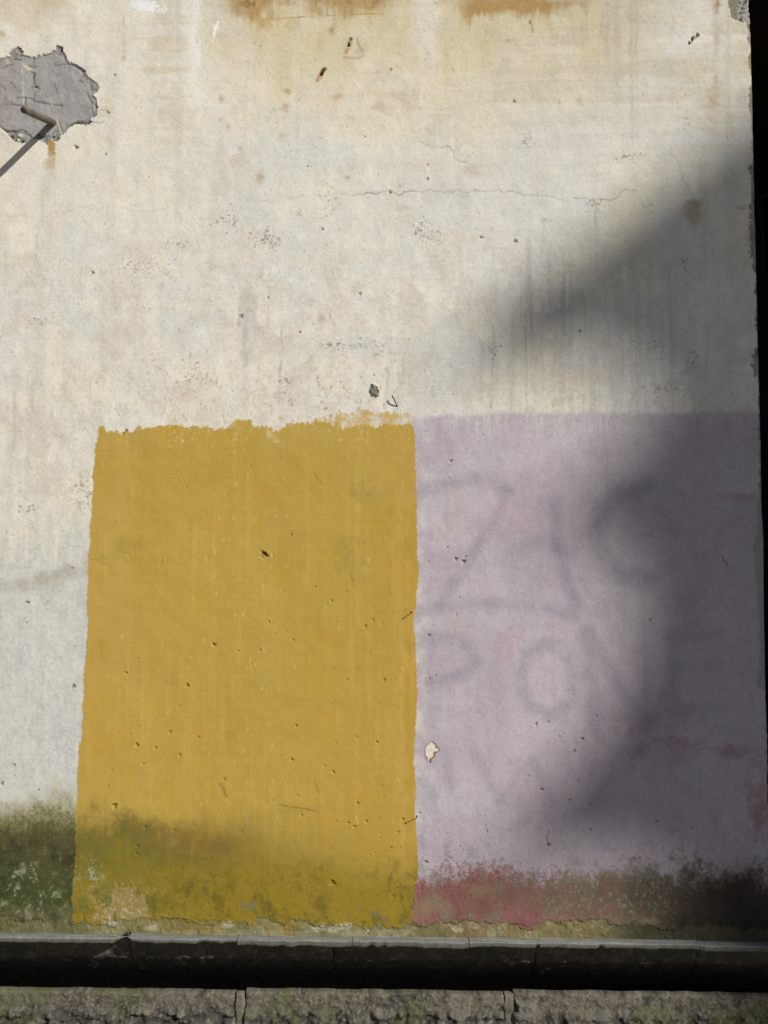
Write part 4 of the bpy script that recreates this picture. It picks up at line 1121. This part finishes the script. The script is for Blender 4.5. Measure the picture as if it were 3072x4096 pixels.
def rk_col(gx, gz, b, m, f, w):
    c = np.empty(b.shape + (3,), dtype=np.float32)
    c[:] = lin((122, 115, 100))
    d = (gz.max() - gz)[:, None]
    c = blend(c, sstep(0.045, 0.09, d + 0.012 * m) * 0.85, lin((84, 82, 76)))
    c = blend(c, sstep(.2, 1.7, -m - .3 * b) * 0.7, lin((64, 63, 60)))
    c = blend(c, sstep(.5, 2.0, m + .4 * f) * 0.45, lin((146, 139, 124)))
    c = blend(c, sstep(.9, 2.0, f + .5 * w) * 0.4, lin((176, 172, 160)))
    c = blend(c, sstep(.9, 2.0, -f + .5 * w) * 0.4, lin((62, 60, 58)))
    fc = np.abs(fbm(gx, gz, 0.075, 0.06, int(abs(gx[0]) * 517) + 3, 3, .5))
    c = blend(c, sstep(0.35, 0.0, fc + 0.1 * f) * sstep(0.05, 0.09, d) * 0.65, lin((56, 55, 52)))
    c = blend(c, sstep(0.9, 1.8, fc + 0.2 * m) * 0.4, lin((150, 143, 128)))
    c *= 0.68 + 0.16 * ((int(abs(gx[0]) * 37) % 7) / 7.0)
    g = fbm(gx, gz, 0.16, 0.12, 77, 3)
    c = blend(c, sstep(.4, 1.7, g + .3 * m) * 0.5, lin((92, 94, 54)))
    return c * (1 + 0.10 * np.tanh(w))[..., None]


js = [at(u, 4030, Y_S)[0] for u in (-180, 962, 2036)]
blocks = [(-3.2, js[0]), (js[0], js[1]), (js[1], js[2]), (js[2], 2.6)]
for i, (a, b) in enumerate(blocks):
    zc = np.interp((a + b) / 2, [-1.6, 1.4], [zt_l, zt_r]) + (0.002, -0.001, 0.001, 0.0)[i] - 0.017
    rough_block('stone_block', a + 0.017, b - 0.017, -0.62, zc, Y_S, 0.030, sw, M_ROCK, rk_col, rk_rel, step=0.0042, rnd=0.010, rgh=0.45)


def mo_rel(gx, gz, b, m, f, w):
    return 0.0015 * m + 0.0008 * f


def mo_col(gx, gz, b, m, f, w):
    c = np.empty(b.shape + (3,), dtype=np.float32)
    c[:] = lin((116, 111, 98))
    c = blend(c, sstep(.2, 1.6, m) * 0.5, lin((92, 99, 86)))
    c = blend(c, sstep(.3, 1.6, -b) * 0.5, lin((92, 90, 76)))
    return c * (1 + 0.06 * np.tanh(w))[..., None]


for i, x in enumerate(js):
    zc = np.interp(x, [-1.6, 1.4], [zt_l, zt_r])
    rough_block('mortar_joint', x - 0.0195, x + (0.0165 if i < 2 else 0.0195), -0.62, zc - 0.021, Y_S - (0.0125 if i == 1 else 0.004), 0.03, sw, M_ROCK, mo_col, mo_rel, step=0.004, rnd=0.006)
# smear of mortar dragged over the right-hand block
p = at(2092, 4030, Y_S)
rough_block('mortar_smear', p[0] - 0.035, p[0] + 0.045, p[2] - 0.09, p[2] + 0.035, Y_S - 0.022, 0.035, sw, M_ROCK, mo_col,
            lambda gx, gz, b, m, f, w: 0.004 * np.tanh(b) + 0.0025 * m, step=0.004, rnd=0.022, rgh=3.0)

# ------------------------------------------------------------------ pipe, nails, leaf, cable
pb, pt = Vector(at(226, 497, 0.03)), Vector(at(95.5, 438.5, -0.20))
pipe = empty('drain_pipe', pb, 'short rusty hollow metal pipe sticking out of the broken grey patch', 'pipe')
ax = (pt - pb).normalized()
bm = bmesh.new()
ro, ri = 0.0140, 0.0118
L = (pt - pb).length
prof = [(0.0, ro), (L * .3, ro * 1.0), (L * .7, ro * 1.01), (L - 0.002, ro * 1.01), (L, ro), (L, ri), (L - 0.003, ri * .99), (L - 0.0165, ri * .98)]
tube(bm, [pb + ax * a for a, r in prof], [r for a, r in prof], n=28, cap=False)
bmesh.ops.recalc_face_normals(bm, faces=bm.faces)
part('pipe_wall', bm_mesh('pipe_wall', bm), M_PIPE, pipe)
bm = bmesh.new()
tube(bm, [pb + ax * (L - 0.0150), pb + ax * (L - 0.0032)], ri * .975, n=24)  # black plug imitating the unlit inside of the bore
part('bore_shade', bm_mesh('bore_shade', bm, False), M_BLACK, pipe)


def nail(base, head, Ln, bend, r, rh, label):
    b, h = Vector(at(base[0], base[1], 0.004)), Vector(at(head[0], head[1], -Ln))
    b2 = Vector(at(base[0], base[1], -0.001))
    mid = (b2 + h) / 2 + Vector(bend)
    root = empty('nail', b2, label, 'nail', 'nails left in the plaster wall')
    bm = bmesh.new()
    pts = [b]
    for t in (0.0, .2, .4, .6, .8, 1.0):
        pts.append(b2 * (1 - t) ** 2 + mid * 2 * t * (1 - t) + h * t * t)
    tube(bm, pts, r, n=8)
    part('shank', bm_mesh('shank', bm), M_NAIL, root)
    bm = bmesh.new()
    d = (pts[-1] - pts[-2]).normalized()
    tube(bm, [h - d * 0.0016, h - d * 0.0006, h + d * 0.0008, h + d * 0.0014], [r * 1.2, rh, rh, rh * .8], n=12)
    part('head', bm_mesh('head', bm), M_NAIL, root)


nail((1589, 1624), (1569, 1584), 0.019, (-0.002, -0.012, 0.004), 0.0024, 0.0042, 'bent rusty nail pointing upward beside the grey cement knob')
nail((512.8, 1719.5), (506, 1716.5), 0.0185, (0, 0, 0.0), 0.0016, 0.0026, 'small rusty nail at the top left corner of the ochre patch')
nail((1649.5, 2449), (1643, 2447.5), 0.033, (0, 0, 0), 0.0016, 0.0030, 'rusty nail on the ochre edge at a chipped white spot')
nail((1666, 3273), (1667.5, 3265), 0.047, (0, 0, 0), 0.0016, 0.0034, 'long rusty nail low on the border of ochre and lilac')

lp = at(455, 3749, -0.024)
leaf = bmesh.new()
for i in range(9):
    t = i / 8
    w = 0.0034 * math.sin(math.pi * min(1, t * 0.94 + 0.04)) ** 0.8
    zc = 0.0022 + 0.0016 * math.sin(t * 3.0)
    c = Vector((-0.018 + 0.036 * t, 0.004 * (t - 0.5), zc))
    for k, (dy, dz) in enumerate(((-w, 0.0014), (0, 0), (w, 0.0018))):
        leaf.verts.new(c + Vector((0, dy, dz)))
leaf.verts.ensure_lookup_table()
for i in range(8):
    for k in range(2):
        a = i * 3 + k
        leaf.faces.new([leaf.verts[j] for j in (a, a + 3, a + 4, a + 1)])
bmesh.ops.solidify(leaf, geom=leaf.faces[:], thickness=0.0004)
o = bpy.data.objects.new('leaf', bm_mesh('leaf', leaf))
o.data.materials.append(M_LEAF)
o.location = (lp[0], -0.026, 0.0005)
link(o, None, label='small narrow yellow leaf lying on the grey stone ledge', category='leaf')

# ------------------------------------------------------------------ dark passage beyond the right-hand corner
pas = empty('passage', (X_EDGE, 0, 0), 'black unlit passage beyond the right-hand corner of the plaster wall', 'passage')


def box(name, lo, hi, mat, parent, **props):
    bm = bmesh.new()
    lo, hi = Vector(lo), Vector(hi)
    bmesh.ops.create_cube(bm, size=1, matrix=Matrix.Translation((lo + hi) / 2) @ Matrix.Diagonal((*(hi - lo), 1)))
    return part(name, bm_mesh(name, bm, False), mat, parent, **props)


box('rear_wall', (X_EDGE - 0.4, 3.0, -0.6), (4.2, 3.2, 6.0), M_DARK, pas)
box('side_wall', (2.65, -0.30, -0.8), (3.6, 2.99, 6.0), M_DARK, pas)
box('inner_wall', (X_EDGE - 0.45, 1.26, -0.6), (X_EDGE - 0.02, 2.98, 5.0), M_DARK, pas)
box('sun_cover', (X_EDGE - 0.04, -0.02, 4.2), (2.64, 2.98, 4.4), M_DARK, pas)  # unseen cover added to keep sun out of the passage
box('threshold', (X_EDGE + 0.001, 0.4, -0.62), (2.64, 2.98, -0.03), M_DARK, pas)
cab = bmesh.new()
yc = 1.3
pts = [at(u, v, yc) for u, v in ((3030, 300), (3042, 290), (3058, 268), (3085, 262), (3120, 300), (3120, 500), (3100, 700), (3085, 770), (3068, 778), (3045, 790), (3034, 812), (3030, 830))]
dense = []
for a, b in zip(pts, pts[1:]):
    dense += [a * (1 - t) + b * t for t in (0, .25, .5, .75)]
tube(cab, dense + [pts[-1]], 0.004, n=8)
pts2 = [at(u, v, yc + .02) for u, v in ((3031, 790), (3036, 840), (3048, 878), (3046, 910), (3052, 960), (3050, 1100))]
tube(cab, pts2, 0.003, n=8)
o = bpy.data.objects.new('cable', bm_mesh('cable', cab))
o.data.materials.append(M_CABLE)
link(o, None, label='loose looped grey cable hanging in the dark passage at the right', category='cable')

# ------------------------------------------------------------------ ground in front, and an added unseen blocker shaped to cast the soft shadow
bm = bmesh.new()
bmesh.ops.create_grid(bm, x_segments=1, y_segments=1, size=300, matrix=Matrix.Translation((0, 0, -0.62)))
o = bpy.data.objects.new('ground', bm_mesh('ground', bm, False))
o.data.materials.append(M_GROUND)
link(o, None, kind='structure')

YB = -20.0
LDIR = -TO_SUN
sil = [(6800, 100), (4200, -100), (3300, 230), (2850, 560), (2380, 930), (1730, 1410), (2080, 1490), (2300, 1440), (2460, 1520), (2590, 1730), (2450, 1850),
       (2110, 2050), (2370, 2200), (2470, 2400), (2490, 2620), (2400, 2860), (2230, 3110), (1880, 3450), (2330, 3450), (2560, 3520), (2700, 3720), (2820, 4050),
       (2950, 12500), (6800, 12500)]
blocker = empty('shadow_caster', (YB * -1, YB, -0.62), 'unseen blocker added to cast the three-tipped shadow on the wall', 'blocker')
bm = bmesh.new()
fr, bk_ = [], []
for u, v in sil:
    wpt = Vector(at(u, min(v, 20000), 0.0))
    t = YB / LDIR.y
    q_ = wpt - LDIR * abs(t)
    q_.z = max(q_.z, -0.60)
    fr.append(bm.verts.new(q_))
    bk_.append(bm.verts.new(q_ - LDIR * 0.30))
from mathutils.geometry import tessellate_polygon
for tri in tessellate_polygon([[v_.co for v_ in fr]]):
    bm.faces.new([fr[i] for i in tri])
    bm.faces.new([bk_[i] for i in tri[::-1]])
for i in range(len(fr)):
    j = (i + 1) % len(fr)
    bm.faces.new((fr[i], bk_[i], bk_[j], fr[j]))
part('blocker_outline', bm_mesh('blocker_outline', bm, False), M_UNSEEN, blocker)
xb = max(v_ for v_ in [(Vector(at(2900, 2000, 0)) - LDIR * abs(YB / LDIR.y)).x])
box('blocker_body', (xb + 9.0, YB - 8, -0.6), (xb + 16.0, YB - 0.19, 15.0), M_UNSEEN, blocker)
